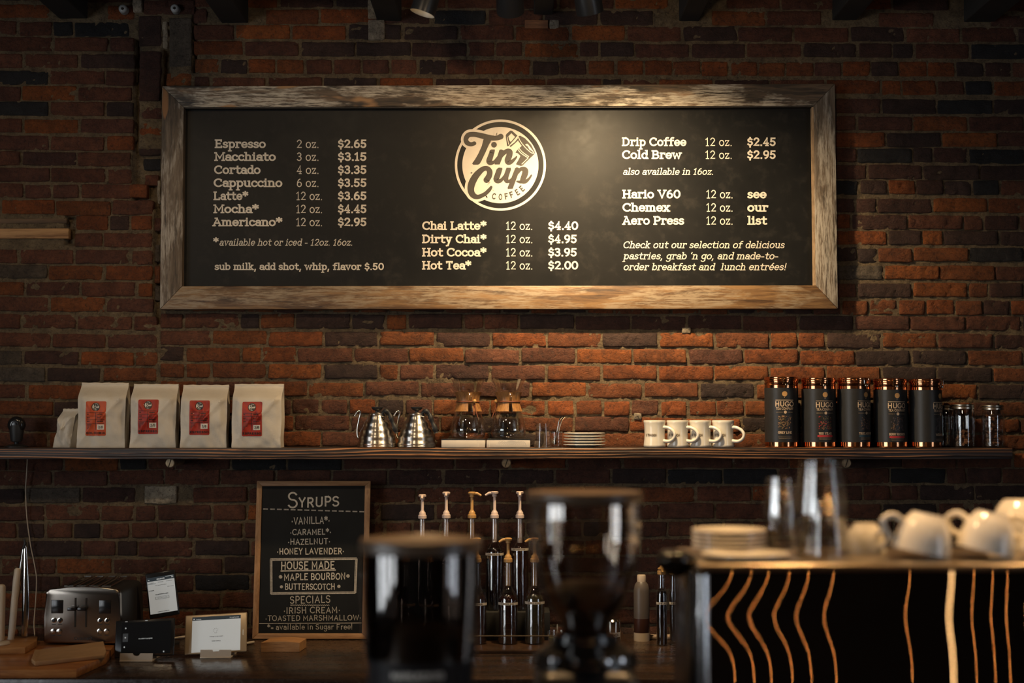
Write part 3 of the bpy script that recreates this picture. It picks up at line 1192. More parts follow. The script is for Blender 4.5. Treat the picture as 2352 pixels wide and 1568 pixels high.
def menu_text(rows, name='lettering', weight=0.172, slant=0.0, cap=20.0, serif=True):
    for (txt, x0, x1, base, *o) in rows:
        mb = MB()
        write(mb, txt, lambda x, y, bs=base: loc(P(x, bs - y, YT)), x0, 0.0, o[0] if o else cap, x1, weight=weight, slant=slant, serif=serif)
        mb.build(name, M_PAINT, menu, 0, fix=False)


LEFT = [('Espresso', '2 oz.', '$2.65', 340), ('Macchiato', '3 oz.', '$3.15', 369.5), ('Cortado', '4 oz.', '$3.35', 399.5), ('Cappuccino', '6 oz.', '$3.55', 429.5),
        ('Latte*', '12 oz.', '$3.65', 459.5), ('Mocha*', '12 oz.', '$4.45', 489.5), ('Americano*', '12 oz.', '$2.95', 519.5)]
LX = {'Espresso': (495, 609), 'Macchiato': (494, 632), 'Cortado': (493, 597), 'Cappuccino': (492, 647), 'Latte*': (492, 569), 'Mocha*': (492, 593), 'Americano*': (490, 647)}
for nme, oz, pr, bs in LEFT:
    a, b_ = LX[nme]
    menu_text([(nme, a, b_, bs)], 'drink_name')
    w2 = oz.startswith('12')
    menu_text([(oz, 681 if w2 else 682, 740 if w2 else 732, bs)], 'drink_size', 0.105, cap=19.5)
    menu_text([(pr, 777, 841, bs)], 'drink_price', 0.178)
menu_text([('*', 491, 501, 563, 17)], 'footnote', 0.17)
menu_text([('available hot or iced - 12oz. 16oz.', 504, 809, 564, 15.5)], 'footnote', 0.11, 0.2)
menu_text([('sub milk, add shot, whip, flavor $.50', 494, 881, 620, 16.5)], 'footnote', 0.165)
MID = [('Chai Latte*', '$4.40', 528, 971, 1116), ('Dirty Chai*', '$4.95', 558.5, 971, 1116), ('Hot Cocoa*', '$3.95', 589, 971, 1116), ('Hot Tea*', '$2.00', 619, 971, 1081)]
for nme, pr, bs, a, b_ in MID:
    menu_text([(nme, a, b_, bs)], 'drink_name')
    menu_text([('12 oz.', 1163, 1223, bs)], 'drink_size', 0.105, cap=19.5)
    menu_text([(pr, 1260, 1327 if '0' in pr[-1:] else 1324, bs)], 'drink_price', 0.178)
RIGHT = [('Drip Coffee', '$2.45', 335.5, 1430, 1575, 1717, 1781), ('Cold Brew', '$2.95', 365, 1430, 1564, 1717, 1781), ('Hario V60', 'see', 455.5, 1431, 1562, 1718, 1759),
         ('Chemex', 'our', 486, 1431, 1537, 1718, 1763), ('Aero Press', 'list', 516, 1431, 1570, 1718, 1760)]
for nme, pr, bs, a, b_, c_, d_ in RIGHT:
    menu_text([(nme, a, b_, bs)], 'drink_name')
    menu_text([('12 oz.', 1621 if bs < 400 else 1623, 1681 if bs < 400 else 1683, bs)], 'drink_size', 0.105, cap=19.5)
    menu_text([(pr, c_, d_, bs)], 'drink_price', 0.178)
menu_text([('also available in 16oz.', 1431, 1638, 401.5, 15.5)], 'footnote', 0.125, 0.2)
for t_, a, b_, bs in (('Check out our selection of delicious', 1431, 1800, 570), ("pastries, grab 'n go, and made-to-", 1432, 1786, 595.5), ('order breakfast and  lunch entr\u00e9es!', 1432, 1804, 620.5)):
    menu_text([(t_, a, b_, bs, 16)], 'footnote', 0.12, 0.2)


# ---- round logo, traced in a 1568 unit square laid over (1030,260)-(1270,500)
def logo(fmap, parent, scale_detail=True):
    """fmap(u, v, layer) -> 3D point ; three painted layers"""
    def strokes(mb, pts, layer, grow=0.0, n=7):
        s_ = spline(pts, n)
        for q in ribbon([(p[0], p[1]) for p in s_], [p[2] + grow for p in s_], False):
            mb.poly([fmap(p[0], p[1], layer) for p in q])
        for e in (s_[0], s_[-1]):
            mb.poly([fmap(p[0], p[1], layer) for p in disc2(e[0], e[1], e[2] + grow, 20)])

    def pol(mb, pts, layer):
        mb.poly([fmap(p[0], p[1], layer) for p in pts])

    def ring(mb, cx, cy, r0, r1, layer, a0=0, a1=360, n=90):
        for i in range(n):
            t0, t1 = rad(a0 + (a1 - a0) * i / n), rad(a0 + (a1 - a0) * (i + 1) / n)
            pol(mb, [(cx + r0 * math.cos(t0), cy + r0 * math.sin(t0)), (cx + r1 * math.cos(t0), cy + r1 * math.sin(t0)),
                     (cx + r1 * math.cos(t1), cy + r1 * math.sin(t1)), (cx + r0 * math.cos(t1), cy + r0 * math.sin(t1))], layer)
    Tbar = [(388, 452, 30), (335, 466, 32), (278, 440, 36), (262, 385, 36), (300, 328, 38), (375, 316, 38), (455, 328, 40), (545, 350, 42), (645, 370, 40), (725, 372, 36), (785, 350, 42)]
    Cst = [(572, 1000, 46), (612, 935, 44), (618, 870, 42), (575, 826, 36), (505, 845, 40), (415, 935, 50), (352, 1050, 54), (336, 1150, 50), (368, 1225, 44), (440, 1255, 34), (540, 1215, 30), (608, 1155, 28), (642, 1108, 20)]
    cream = MB()
    ring(cream, 780, 778, 648, 684, 0)
    ring(cream, 780, 778, 0.01, 572, 0)
    strokes(cream, Tbar, 0, 38)
    strokes(cream, Cst, 0, 40)
    cream.build('logo_disc', M_PAINT, parent, 0, fix=False)
    ink = MB()
    strokes(ink, Tbar, 1)
    strokes(ink, Cst, 1)
    stem = [(528, 385), (645, 400), (605, 480), (550, 600), (495, 715), (468, 760), (445, 771), (372, 771), (354, 754), (400, 690), (452, 600), (500, 490)]
    pol(ink, stem, 1)
    pol(ink, disc2(684, 472, 43), 1)
    strokes(ink, [(656, 580, 36), (628, 660, 42), (612, 720, 44), (640, 742, 36), (690, 725, 22), (745, 650, 14)], 1)
    pol(ink, [(618, 560), (640, 543), (696, 543), (696, 570), (660, 640), (600, 640)], 1)
    pol(ink, [(765, 550), (790, 541), (838, 560), (820, 640), (770, 768), (690, 768), (700, 740)], 1)
    strokes(ink, [(770, 680, 20), (820, 610, 30), (875, 568, 34), (918, 580, 44), (912, 640, 46), (888, 700, 44), (900, 735, 40), (945, 728, 30), (1000, 680, 18), (1022, 652, 12)], 1)
    strokes(ink, [(770, 850, 36), (742, 920, 42), (718, 985, 44), (740, 1015, 38), (790, 1005, 26), (860, 915, 16)], 1)
    pol(ink, [(722, 842), (745, 817), (808, 817), (810, 845), (770, 930), (690, 930)], 1)
    pol(ink, [(870, 817), (936, 817), (938, 845), (890, 1000), (830, 1000), (820, 960)], 1)
    strokes(ink, [(862, 985, 40), (880, 1022, 28), (930, 1008, 22), (985, 940, 14)], 1)
    pol(ink, [(1000, 822), (1030, 809), (1080, 830), (1040, 930), (965, 1134), (893, 1136), (886, 1120)], 1)
    strokes(ink, [(1040, 890, 22), (1090, 838, 28), (1145, 850, 44), (1150, 900, 46), (1118, 985, 40), (1085, 1028, 26), (1030, 1022, 12)], 1)
    strokes(ink, [(1080, 1036, 14), (1150, 1028, 26), (1210, 980, 18), (1244, 930, 12)], 1)
    # small COFFEE along the lower rim
    for ch, cx, cy, rot in (('C', 683, 1245, 8), ('O', 780, 1255, 0), ('F', 868, 1245, -9), ('F', 946, 1222, -20), ('E', 1034, 1184, -31), ('E', 1102, 1130, -42)):
        polys, wd = lay(ch, weight=0.2, serif=False)
        ca_, sa_ = math.cos(rad(rot)), math.sin(rad(rot))
        for pg in polys:
            o_ = []
            for p in pg:
                u_ = (p[0] - wd / 2) / wd * 46
                v_ = -(p[1] - 0.5) * 96
                o_.append((cx + u_ * ca_ - v_ * sa_, cy + u_ * sa_ + v_ * ca_))
            pol(ink, o_, 1)
    # the tipped cup
    pol(ink, [(1040, 345), (1075, 335), (1150, 375), (1240, 470), (1296, 580), (1290, 612), (1110, 785), (1085, 790), (1012, 766), (1050, 700), (1080, 640), (1040, 600), (1004, 590), (1040, 540), (1100, 490), (1050, 420)], 1)
    pol(ink, [(860, 330), (870, 310), (930, 258), (955, 262), (1036, 335), (990, 390), (905, 490), (880, 495), (862, 365)], 1)
    for q in ribbon([(925, 500), (1000, 440), (1050, 385)], [12, 8, 12], False):
        pol(ink, q, 1)
    ink.build('logo_script', M_INK, parent, 0, fix=False)
    cut = MB()
    pol(cut, [(900, 345), (945, 300), (1000, 355), (935, 432), (912, 400)], 2)
    for pts, hw in (([(880, 352), (898, 440), (905, 470)], 4), ([(1045, 345), (1080, 420), (1150, 510), (1240, 590), (1285, 600)], 6),
                    ([(1042, 540), (1090, 600), (1200, 672)], 6), ([(1062, 528), (1112, 584), (1208, 652)], 6), ([(1195, 672), (1100, 765)], 6), ([(1190, 470), (1240, 535), (1280, 590)], 7)):
        for q in ribbon(spline(pts, 6), hw, False):
            pol(cut, q, 2)
    pol(cut, [(1150, 470), (1180, 455), (1235, 520), (1262, 572), (1215, 545), (1190, 500)], 2)
    cut.build('logo_highlight', M_PAINT, parent, 0, fix=False)


logo(lambda u, v_, k: loc(P(1030 + u / 6.533, 260 + v_ / 6.533, YP - 0.0005 - 0.0005 * k)), menu)
# ---------------------------------------------------------------- shelf
ZS = CAM.z - (1028 - 960) / F * 5.2       # top of the shelf (front edge at row 1028)
m, nt, b = nodes_of('charred_shelf')
L = nt.links
v = mapped(nt, (0.9, 5, 14))
n1 = noise_node(nt, v, 2.2, 5, 0.6, 1.6)
w_ = nt.nodes.new('ShaderNodeTexWave')
w_.wave_type = 'BANDS'
w_.bands_direction = 'Z'
w_.inputs['Scale'].default_value = 1.9
w_.inputs['Distortion'].default_value = 11.0
w_.inputs['Detail'].default_value = 3
w_.inputs['Detail Scale'].default_value = 0.6
L.new(v, w_.inputs['Vector'])
r = ramp(nt, w_.outputs['Fac'], [(0.45, (0.022, 0.013, 0.009)), (0.95, (0.46, 0.20, 0.075)), (0.7, (0.11, 0.05, 0.025))])
c = mixc(nt, maprange(nt, n1.outputs['Fac'], 0.4, 0.6), r.outputs[0], (0.022, 0.012, 0.009))
L.new(c, b.inputs['Base Color'])
b.inputs['Roughness'].default_value = 0.5
b.inputs['Coat Weight'].default_value = 0.06
b.inputs['Coat Roughness'].default_value = 0.25
L.new(bump_node(nt, w_.outputs['Fac'], 0.0015, 0.7), b.inputs['Normal'])
M_SHELF = m
xl, xr = P(-260, 1028, -0.2).x, P(2326, 1028, -0.2).x
shelf = thing('wall_shelf', 'long dark charred-wood plank shelf across the brick wall below the menu', 'shelf', ((xl + xr) / 2, 0, ZS))
MB().box((0, -0.1, -0.0205), (xr - xl, 0.2, 0.041), 0.003, 2).build('plank', M_SHELF, shelf, 30)
M_PEG = mat('bracket_steel', (0.30, 0.24, 0.16), 0.45, 0.7, var=0.25, vscale=60)
M_SLOT = mat('slot_dark', (0.02, 0.015, 0.01), 0.8)
for px in (390, 1163, 1945):
    c_ = P(px, 1063, -0.185)
    r_ = 11 * mm(-0.185)
    peg = MB()
    Mx = Matrix.Translation((c_.x - shelf.location.x, 0, c_.z - ZS)) @ Matrix.Rotation(rad(90), 4, 'X')
    peg.lathe([(0, 0.185), (r_ * 0.85, 0.185), (r_, 0.182), (r_, 0.172), (r_ * 0.7, 0.170), (r_ * 0.7, -0.012), (0, -0.012)], 28, M=Mx)
    pg = peg.build('support_rod', M_PEG, shelf, 35)
    sl = MB()
    sl.box((0, 0, 0), (r_ * 1.75, 0.0016, 0.0028), M=Matrix.Translation((c_.x - shelf.location.x, -0.1853, c_.z - ZS)) @ Matrix.Rotation(rad(-72), 4, 'Y'))
    sl.build('screw_slot', M_SLOT, pg, 0)

SY = -0.105          # usual depth of things on the shelf
K = mm(SY)


def sx_(px, Y=SY):
    return P(px, 1000, Y).x


# ---------------------------------------------------------------- coffee bags
M_BAG = mat('white_kraft_bag', (0.60, 0.55, 0.47), 0.48, var=0.05, vscale=14, bump=0.006, bscale=24, spec=0.4)
M_BAGSIDE = M_BAG
M_LAB_O = mat('orange_label', (0.52, 0.085, 0.028), 0.5, var=0.06)
M_LAB_R = mat('red_label', (0.36, 0.028, 0.014), 0.5, var=0.06)
M_WHITE = mat('white_print', (0.72, 0.68, 0.60), 0.55)
M_BLACK = mat('black_print', (0.02, 0.018, 0.016), 0.55)


def sstep(a, b_, x):
    t = max(0.0, min(1.0, (x - a) / (b_ - a)))
    return t * t * (3 - 2 * t)


def make_bag(wd, ht, dp, seed, labelmat, word, date, cx_px, name, label, group, rz, lean=0.0, lx=0.0, lz=0.0):
    x = sx_(cx_px, -0.1)
    root = thing(name, label, 'coffee bag', (x, -0.1, ZS), rz, group)
    sd = seed * 13.7

    def front(u, t):
        """front skin, u in -1..1 across, t 0..1 up -> (x, y, z) ; y negative is towards the camera"""
        top = sstep(0.74, 1.0, t)
        hw = wd / 2 * (1 + 0.012 * math.sin(t * 9 + seed)) * (1 - 0.02 * sstep(0.0, 0.15, t) + 0.02 * t)
        hd = dp / 2 * (1 - 0.9 * top)
        bulge = 0.012 * (1 - u * u) * math.sin(math.pi * min(1, t / 0.85)) if t < 0.85 else 0.0
        crease = 0.010 * sstep(0.72, 1.0, abs(u)) * sstep(0.1, 0.5, t) * (1 - top)
        wr = 0.0065 * NV(Vector((u * 2.1 + sd, t * 3.5, 1))) + 0.0034 * NV(Vector((u * 5 + sd, t * 9 + u * 3, 2)))
        # diagonal creases near the lower and upper corners
        dg = abs((1 - abs(u)) * 1.3 - t * 2.2)
        wr -= 0.003 * math.exp(-(dg / 0.12) ** 2)
        dg2 = abs((1 - abs(u)) * 1.0 - (0.86 - t) * 2.4)
        wr -= 0.0075 * math.exp(-(dg2 / 0.10) ** 2) * (1 if u > 0 else 0.35)
        y = -hd - bulge + crease + wr * (1 - 0.6 * top)
        y += top * dp * 0.22
        return Vector((u * hw + lean * t * ht, y, t * ht))

    def back(u, t):
        p = front(u, t)
        top = sstep(0.74, 1.0, t)
        hd = dp / 2 * (1 - 0.9 * top)
        return Vector((p.x, hd + top * dp * 0.24 + 0.003 * NV(Vector((u * 3 + sd, t * 4, 8))), p.z))
    mb = MB()
    nu, nv, ns = 22, 30, 6
    rows = []
    for j in range(nv + 1):
        t = j / nv
        ring = [front(-1 + 2 * i / nu, t) for i in range(nu + 1)]
        fr, bk = front(1, t), back(1, t)
        for k in range(1, ns):
            q = k / ns
            p = fr.lerp(bk, q)
            p.x -= 0.022 * math.sin(math.pi * q) * sstep(0.12, 0.7, t)
            ring.append(p)
        ring += [back(1 - 2 * i / nu, t) for i in range(nu + 1)]
        fr, bk = front(-1, t), back(-1, t)
        for k in range(1, ns):
            q = k / ns
            p = bk.lerp(fr, q)
            p.x += 0.022 * math.sin(math.pi * q) * sstep(0.12, 0.7, t)
            ring.append(p)
        rows.append([mb.bm.verts.new(p) for p in ring])
    n = len(rows[0])
    for j in range(nv):
        for i in range(n):
            k = (i + 1) % n
            mb.bm.faces.new((rows[j][i], rows[j][k], rows[j + 1][k], rows[j + 1][i]))
    mb.bm.faces.new(rows[0][::-1])
    mb.bm.faces.new(rows[-1])
    mb.build('bag_body', M_BAG, root, 50)
    # rolled top edge
    rl = MB()
    pts = [front(-1 + 2 * i / 14, 1.0) + Vector((0, 0.004, -0.002)) for i in range(15)]
    rl.tube(pts, [0.0065 + 0.001 * math.sin(i * 1.7 + seed) for i in range(15)], 10)
    rl.build('rolled_top', M_BAG, root, 60)
    if labelmat is None:
        return root
    # paper label that follows the front skin
    k_ = K

    def fm(u, v_, lift=0.0012):
        """label units: u 0..45 px, v 0..78 px down from the label top"""
        X = (u - 22.5) * k_ + lx
        Z = lz + (39 - v_) * k_
        t = Z / ht
        p = front(max(-1, min(1, (X - lean * Z) / (wd / 2))), t)
        return Vector((X, p.y - lift, Z))
    lb = MB()

    def lab(s, t):
        return fm(s * 45, t * 78)
    # rounded corners by pulling the outer cells in
    nuL, nvL = 30, 44
    vs = {}
    for j in range(nvL + 1):
        for i in range(nuL + 1):
            s, t = i / nuL, j / nvL
            X, Yp = s * 45, t * 78
            for cx_, cy_ in ((3, 3), (42, 3), (3, 75), (42, 75)):
                if (X < 3 or X > 42) and (Yp < 3 or Yp > 75) and abs(X - cx_) <= 3 and abs(Yp - cy_) <= 3:
                    dx, dy = X - cx_, Yp - cy_
                    q = math.hypot(dx, dy)
                    if q > 3:
                        X, Yp = cx_ + dx * 3 / q, cy_ + dy * 3 / q
            vs[i, j] = lb.bm.verts.new(fm(X, Yp))
    for j in range(nvL):
        for i in range(nuL):
            lb.bm.faces.new((vs[i, j], vs[i + 1, j], vs[i + 1, j + 1], vs[i, j + 1]))
    lab_o = lb.build('label', labelmat, root, 60)
    pr = MB()
    lift = 0.0017
    for y_ in (25.5, 33, 41, 49.5):
        for a_ in range(2, 42, 4):
            pr.poly([fm(a_, y_, lift), fm(a_ + 4, y_, lift), fm(a_ + 4, y_ + 0.9, lift), fm(a_, y_ + 0.9, lift)])
    for y_ in range(25, 64, 4):
        pr.poly([fm(21.6, y_, lift), fm(22.5, y_, lift), fm(22.5, y_ + 4, lift), fm(21.6, y_ + 4, lift)])
    for y_, a_, b_ in ((28, 3, 7), (28, 25, 36), (36, 3, 9), (36, 25, 32), (44, 3, 9), (44, 25, 39)):
        q = a_
        while q < b_:
            pr.poly([fm(q, y_, lift), fm(q + 1.5, y_, lift), fm(q + 1.5, y_ + 2.6, lift), fm(q, y_ + 2.6, lift)])
            q += 2.1
    for y_, b_ in ((52, 13), (55, 11), (58, 8), (61, 6)):
        q = 3
        while q < b_:
            pr.poly([fm(q, y_, lift), fm(q + 1.3, y_, lift), fm(q + 1.3, y_ + 1.6, lift), fm(q, y_ + 1.6, lift)])
            q += 1.9
    polys, wdt = lay(word, weight=0.24, serif=False, gap=0.26)
    for pg in polys:
        pr.poly([fm(2.0 + p[0] / wdt * 41, 74.2 - p[1] * 5.0, lift) for p in pg])
    pr.build('label_print', M_BLACK, lab_o, 0, fix=False)
    wh = MB()
    wd2 = MB()
    for i in range(28):
        a0, a1 = 2 * math.pi * i / 28, 2 * math.pi * (i + 1) / 28
        for r0_, r1_ in ((0.0, 0.34), (0.34, 0.67), (0.67, 1.0)):
            wh.poly([fm(22 + 8.2 * r_ * math.cos(a_), 12.5 + 8.4 * r_ * math.sin(a_), lift) for r_, a_ in ((r0_, a0), (r1_, a0), (r1_, a1), (r0_, a1))][(1 if r0_ == 0 else 0):])
    for i in range(8):
        for k3 in range(6):
            a_, c_ = 25.5 + 15.5 * i / 8, 25.5 + 15.5 * (i + 1) / 8
            b_, d_ = 52.5 + 11.7 * k3 / 6, 52.5 + 11.7 * (k3 + 1) / 6
            wd2.poly([fm(a_, b_, lift), fm(c_, b_, lift), fm(c_, d_, lift), fm(a_, d_, lift)])
    wh.build('logo_disc', M_WHITE, lab_o, 0, fix=False)
    wd2.build('date_sticker', M_WHITE, lab_o, 0, fix=False)
    ik = MB()
    lift2 = 0.0025
    for i in range(30):
        a0, a1 = 2 * math.pi * i / 30, 2 * math.pi * (i + 1) / 30
        ik.poly([fm(22 + 7.6 * math.cos(a0), 12.5 + 7.8 * math.sin(a0), lift2), fm(22 + 9.0 * math.cos(a0), 12.5 + 9.2 * math.sin(a0), lift2),
                 fm(22 + 9.0 * math.cos(a1), 12.5 + 9.2 * math.sin(a1), lift2), fm(22 + 7.6 * math.cos(a1), 12.5 + 7.8 * math.sin(a1), lift2)])
    for txt, x0, x1, yb, hh in (('Tin', 16.5, 27, 12, 6.2), ('Cup', 17, 28.5, 19, 5.6)):
        polys, wdt = lay(txt, weight=0.26, serif=False, slant=0.25)
        for pg in polys:
            ik.poly([fm(x0 + p[0] / wdt * (x1 - x0), yb - p[1] * hh, lift2) for p in pg])
    ik.build('label_logo', M_BLACK, lab_o, 0, fix=False)
    ik = MB()
    polys, wdt = lay(date, weight=0.16, serif=False, slant=0.1)
    for pg in polys:
        ik.poly([fm(28 + p[0] / wdt * 10, 61.5 - p[1] * 6.2, lift2) for p in pg])
    ik.build('date_writing', M_BLACK, lab_o, 0, fix=False)
    return root


BAGG = 'white coffee bags on the wall shelf'
kb = K
make_bag(106 * kb, 146 * kb, 0.115, 1, M_LAB_O, 'COLOMBIA', '3/8', 238, 'coffee_bag', 'tall white coffee bag with the orange COLOMBIA label, leftmost of the big bags', BAGG, rad(6), lx=-10.5 * kb, lz=66 * kb)
make_bag(102 * kb, 143 * kb, 0.115, 2, M_LAB_R, 'ESPRESSO', '3/8', 356, 'coffee_bag', 'white coffee bag with red ESPRESSO label standing directly right of the orange labelled bag', BAGG, rad(6), lx=-10 * kb, lz=70 * kb)
make_bag(104 * kb, 141 * kb, 0.115, 3, M_LAB_R, 'ESPRESSO', '3/8', 471, 'coffee_bag', 'white coffee bag with red ESPRESSO label, third big bag from the left', BAGG, rad(6), lx=-8.5 * kb, lz=68 * kb)
make_bag(112 * kb, 143 * kb, 0.115, 4, M_LAB_R, 'ESPRESSO', '3/8', 593, 'coffee_bag', 'white coffee bag with red ESPRESSO label at the right end of the bag row', BAGG, rad(3), lx=-9 * kb, lz=65 * kb)
make_bag(42 * kb, 86 * kb, 0.06, 7, None, '', '', 152, 'coffee_bag', 'small unlabelled white bag slumped against the left side of the COLOMBIA bag', BAGG, rad(-14), lean=0.10)

# ---------------------------------------------------------------- small black camera on the shelf
M_GLOSSBLACK = mat('gloss_black', (0.012, 0.012, 0.013), 0.18, spec=0.6)
M_MATTBLACK = mat('matt_black_plastic', (0.016, 0.016, 0.017), 0.5)
wc = thing('webcam', 'small black round-headed camera on a stand at the far left of the shelf', 'camera', (sx_(38), SY, ZS))
MB().lathe([(0, 0), (0.042, 0), (0.042, 0.004), (0.03, 0.008), (0.012, 0.012), (0, 0.012)], 32).build('base', M_MATTBLACK, wc, 40)
nk = MB()
nk.lathe([(0.008, 0.010), (0.008, 0.02), (0.020, 0.022), (0.022, 0.03), (0.027, 0.07), (0.026, 0.082), (0, 0.084)], 28)
nk.build('neck', M_MATTBLACK, wc, 40)
Mh = Matrix.Translation((0, 0, 0.083)) @ Matrix.Rotation(rad(90), 4, 'X')
hd = MB().lathe([(0, -0.02), (0.022, -0.02), (0.031, -0.008), (0.032, 0.008), (0.026, 0.018), (0.016, 0.021), (0, 0.021)], 36, M=Mh).build('head', M_GLOSSBLACK, wc, 50)
MB().lathe([(0.011, 0.0205), (0.0115, 0.0225), (0.0135, 0.0225), (0.014, 0.0205)], 28, M=Mh).build('lens_ring', M_MATTBLACK, hd, 30)

# ---------------------------------------------------------------- kettles
M_STEEL = mat('brushed_steel', (0.56, 0.53, 0.49), 0.24, 1.0, var=0.04, vscale=40, stretch=(1, 1, 30))
_m = M_STEEL
_nt = _m.node_tree
_tn = _nt.nodes.new('ShaderNodeTangent')
_tn.direction_type = 'RADIAL'
_tn.axis = 'Z'
_b = _nt.nodes['Principled BSDF']
_nt.links.new(_tn.outputs[0], _b.inputs['Tangent'])
_b.inputs['Anisotropic'].default_value = 0.85
_b.inputs['Anisotropic Rotation'].default_value = 0.25
_b.inputs['Roughness'].default_value = 0.30
M_STEELS = mat('polished_steel', (0.66, 0.63, 0.58), 0.13, 1.0)


def make_kettle(cx, label):
    k = thing('gooseneck_kettle', label, 'kettle', (sx_(cx), SY, ZS), 0, 'gooseneck kettles on the shelf')
    prof = [(0, 0.001), (0.070, 0.001), (0.0725, 0.003), (0.0725, 0.007), (0.071, 0.009)]
    for i in range(41):
        t = i / 40
        r_ = 0.0712 - 0.0395 * t ** 1.75 + 0.0015 * math.sin(t * 2 * math.pi * 4.2 + 0.6)
        prof.append((r_, 0.009 + t * 0.108))
    prof += [(0.0305, 0.119), (0.0315, 0.121), (0.0315, 0.124), (0.029, 0.126), (0.012, 0.129), (0, 0.129)]
    MB().lathe(prof, 56).build('kettle_body', M_STEEL, k, 50)
    MB().lathe([(0, 0.128), (0.007, 0.128), (0.007, 0.135), (0.016, 0.139), (0.0215, 0.146), (0.0215, 0.149), (0.018, 0.150), (0, 0.148)], 28).build('lid_knob', M_MATTBLACK, k, 40)
    sp_ = spline([(-0.052, 0.03, 0.030), (-0.072, 0.04, 0.034), (-0.078, 0.043, 0.06), (-0.072, 0.042, 0.100), (-0.066, 0.04, 0.125), (-0.070, 0.038, 0.135), (-0.080, 0.034, 0.131), (-0.088, 0.030, 0.115)], 6)
    MB().tube(sp_, [0.0055 - 0.0018 * i / len(sp_) for i in range(len(sp_))], 12).build('spout', M_STEELS, k, 60)
    hp = spline([(0.022, -0.012, 0.112), (0.022, -0.018, 0.126), (0.034, -0.022, 0.1345), (0.048, -0.024, 0.124), (0.055, -0.025, 0.104), (0.064, -0.026, 0.084), (0.072, -0.026, 0.060), (0.074, -0.026, 0.052)], 6)
    n = len(hp)
    MB().tube(hp, [0.0072 + 0.0018 * math.sin(i * 0.62) + 0.002 * (i / n) for i in range(n)], 14).build('handle', M_MATTBLACK, k, 60)
    MB().box((0.023, -0.025, 0.106), (0.013, 0.012, 0.02), 0.002).build('handle_bracket', M_STEELS, k, 30)
    return k


make_kettle(866, 'steel gooseneck kettle with black handle standing nearest the bags of coffee')
make_kettle(957, 'steel gooseneck kettle with black handle standing next to the glass pour-over brewers')

# ---------------------------------------------------------------- scales and pour-over brewers
M_SCALE = mat('scale_ivory', (0.62, 0.56, 0.48), 0.35, var=0.04)
M_GLASS = glass_mat('clear_glass', (0.95, 0.95, 0.94), 0.10, 0.012)
M_GLASSR = glass_mat('heavy_glass', (0.97, 0.97, 0.96), 0.10, 0.04, 0.08)
M_COLLAR = wood_mat('collar_wood', (0.16, 0.075, 0.03), (0.26, 0.125, 0.045), (0.36, 0.18, 0.065), 'z', 2.0, 0.3, spec=0.5)
M_LEATHER = mat('leather_tie', (0.16, 0.045, 0.018), 0.6, var=0.2, vscale=90)
M_BEAD = mat('wood_bead', (0.46, 0.25, 0.08), 0.4)
M_RINGS = mat('scale_sticker', (0.66, 0.62, 0.56), 0.3)


def make_scale(x0, x1, label, sticker=False):
    a, b_ = sx_(x0), sx_(x1)
    h = 20 * K
    s_ = thing('brewing_scale', label, 'scale', ((a + b_) / 2, SY + 0.005, ZS), 0, 'brewing scales on the shelf')
    w2 = b_ - a - 0.002
    MB().box((0, 0, h / 2 - 0.0015), (w2, 0.135, h - 0.003), 0.0025).build('scale_body', M_SCALE, s_, 30)
    MB().box((0, 0, h - 0.0016), (w2 + 0.0015, 0.137, 0.0032), 0.001).build('glass_plate', M_GLOSSBLACK, s_, 30)
    ed = MB()
    for q in ((w2 * 0.34,) if not sticker else (-w2 * 0.43, w2 * 0.45)):
        ed.box((q, -0.0677, h / 2 - 0.002), (0.0012, 0.0006, h - 0.009))
    ed.build('seam_line', M_WHITE, s_, 0)
    if sticker:
        st = MB()
        for i in range(7):
            r0 = 0.010 + i * 0.0055
            for q in ribbon([(0.012 + r0 * 1.25 * math.cos(t_), -0.006 + r0 * 0.62 * math.sin(t_)) for t_ in [math.pi * k / 24 for k in range(25)]], 0.0011, False):
                if min(p.y for p in q) > -0.0045 + -h / 2 + 0.012 and max(p.y for p in q) < h / 2 - 0.004:
                    st.poly([Vector((p.x, -0.0679, h / 2 - 0.0015 + p.y)) for p in q])
        st.build('ring_sticker', M_RINGS, s_, 0, fix=False)
    return h


hs = make_scale(1015, 1115.5, 'plain ivory brewing scale under the left glass brewer')
make_scale(1117.5, 1218, 'ivory brewing scale with a tree-ring sticker under the right glass brewer', True)


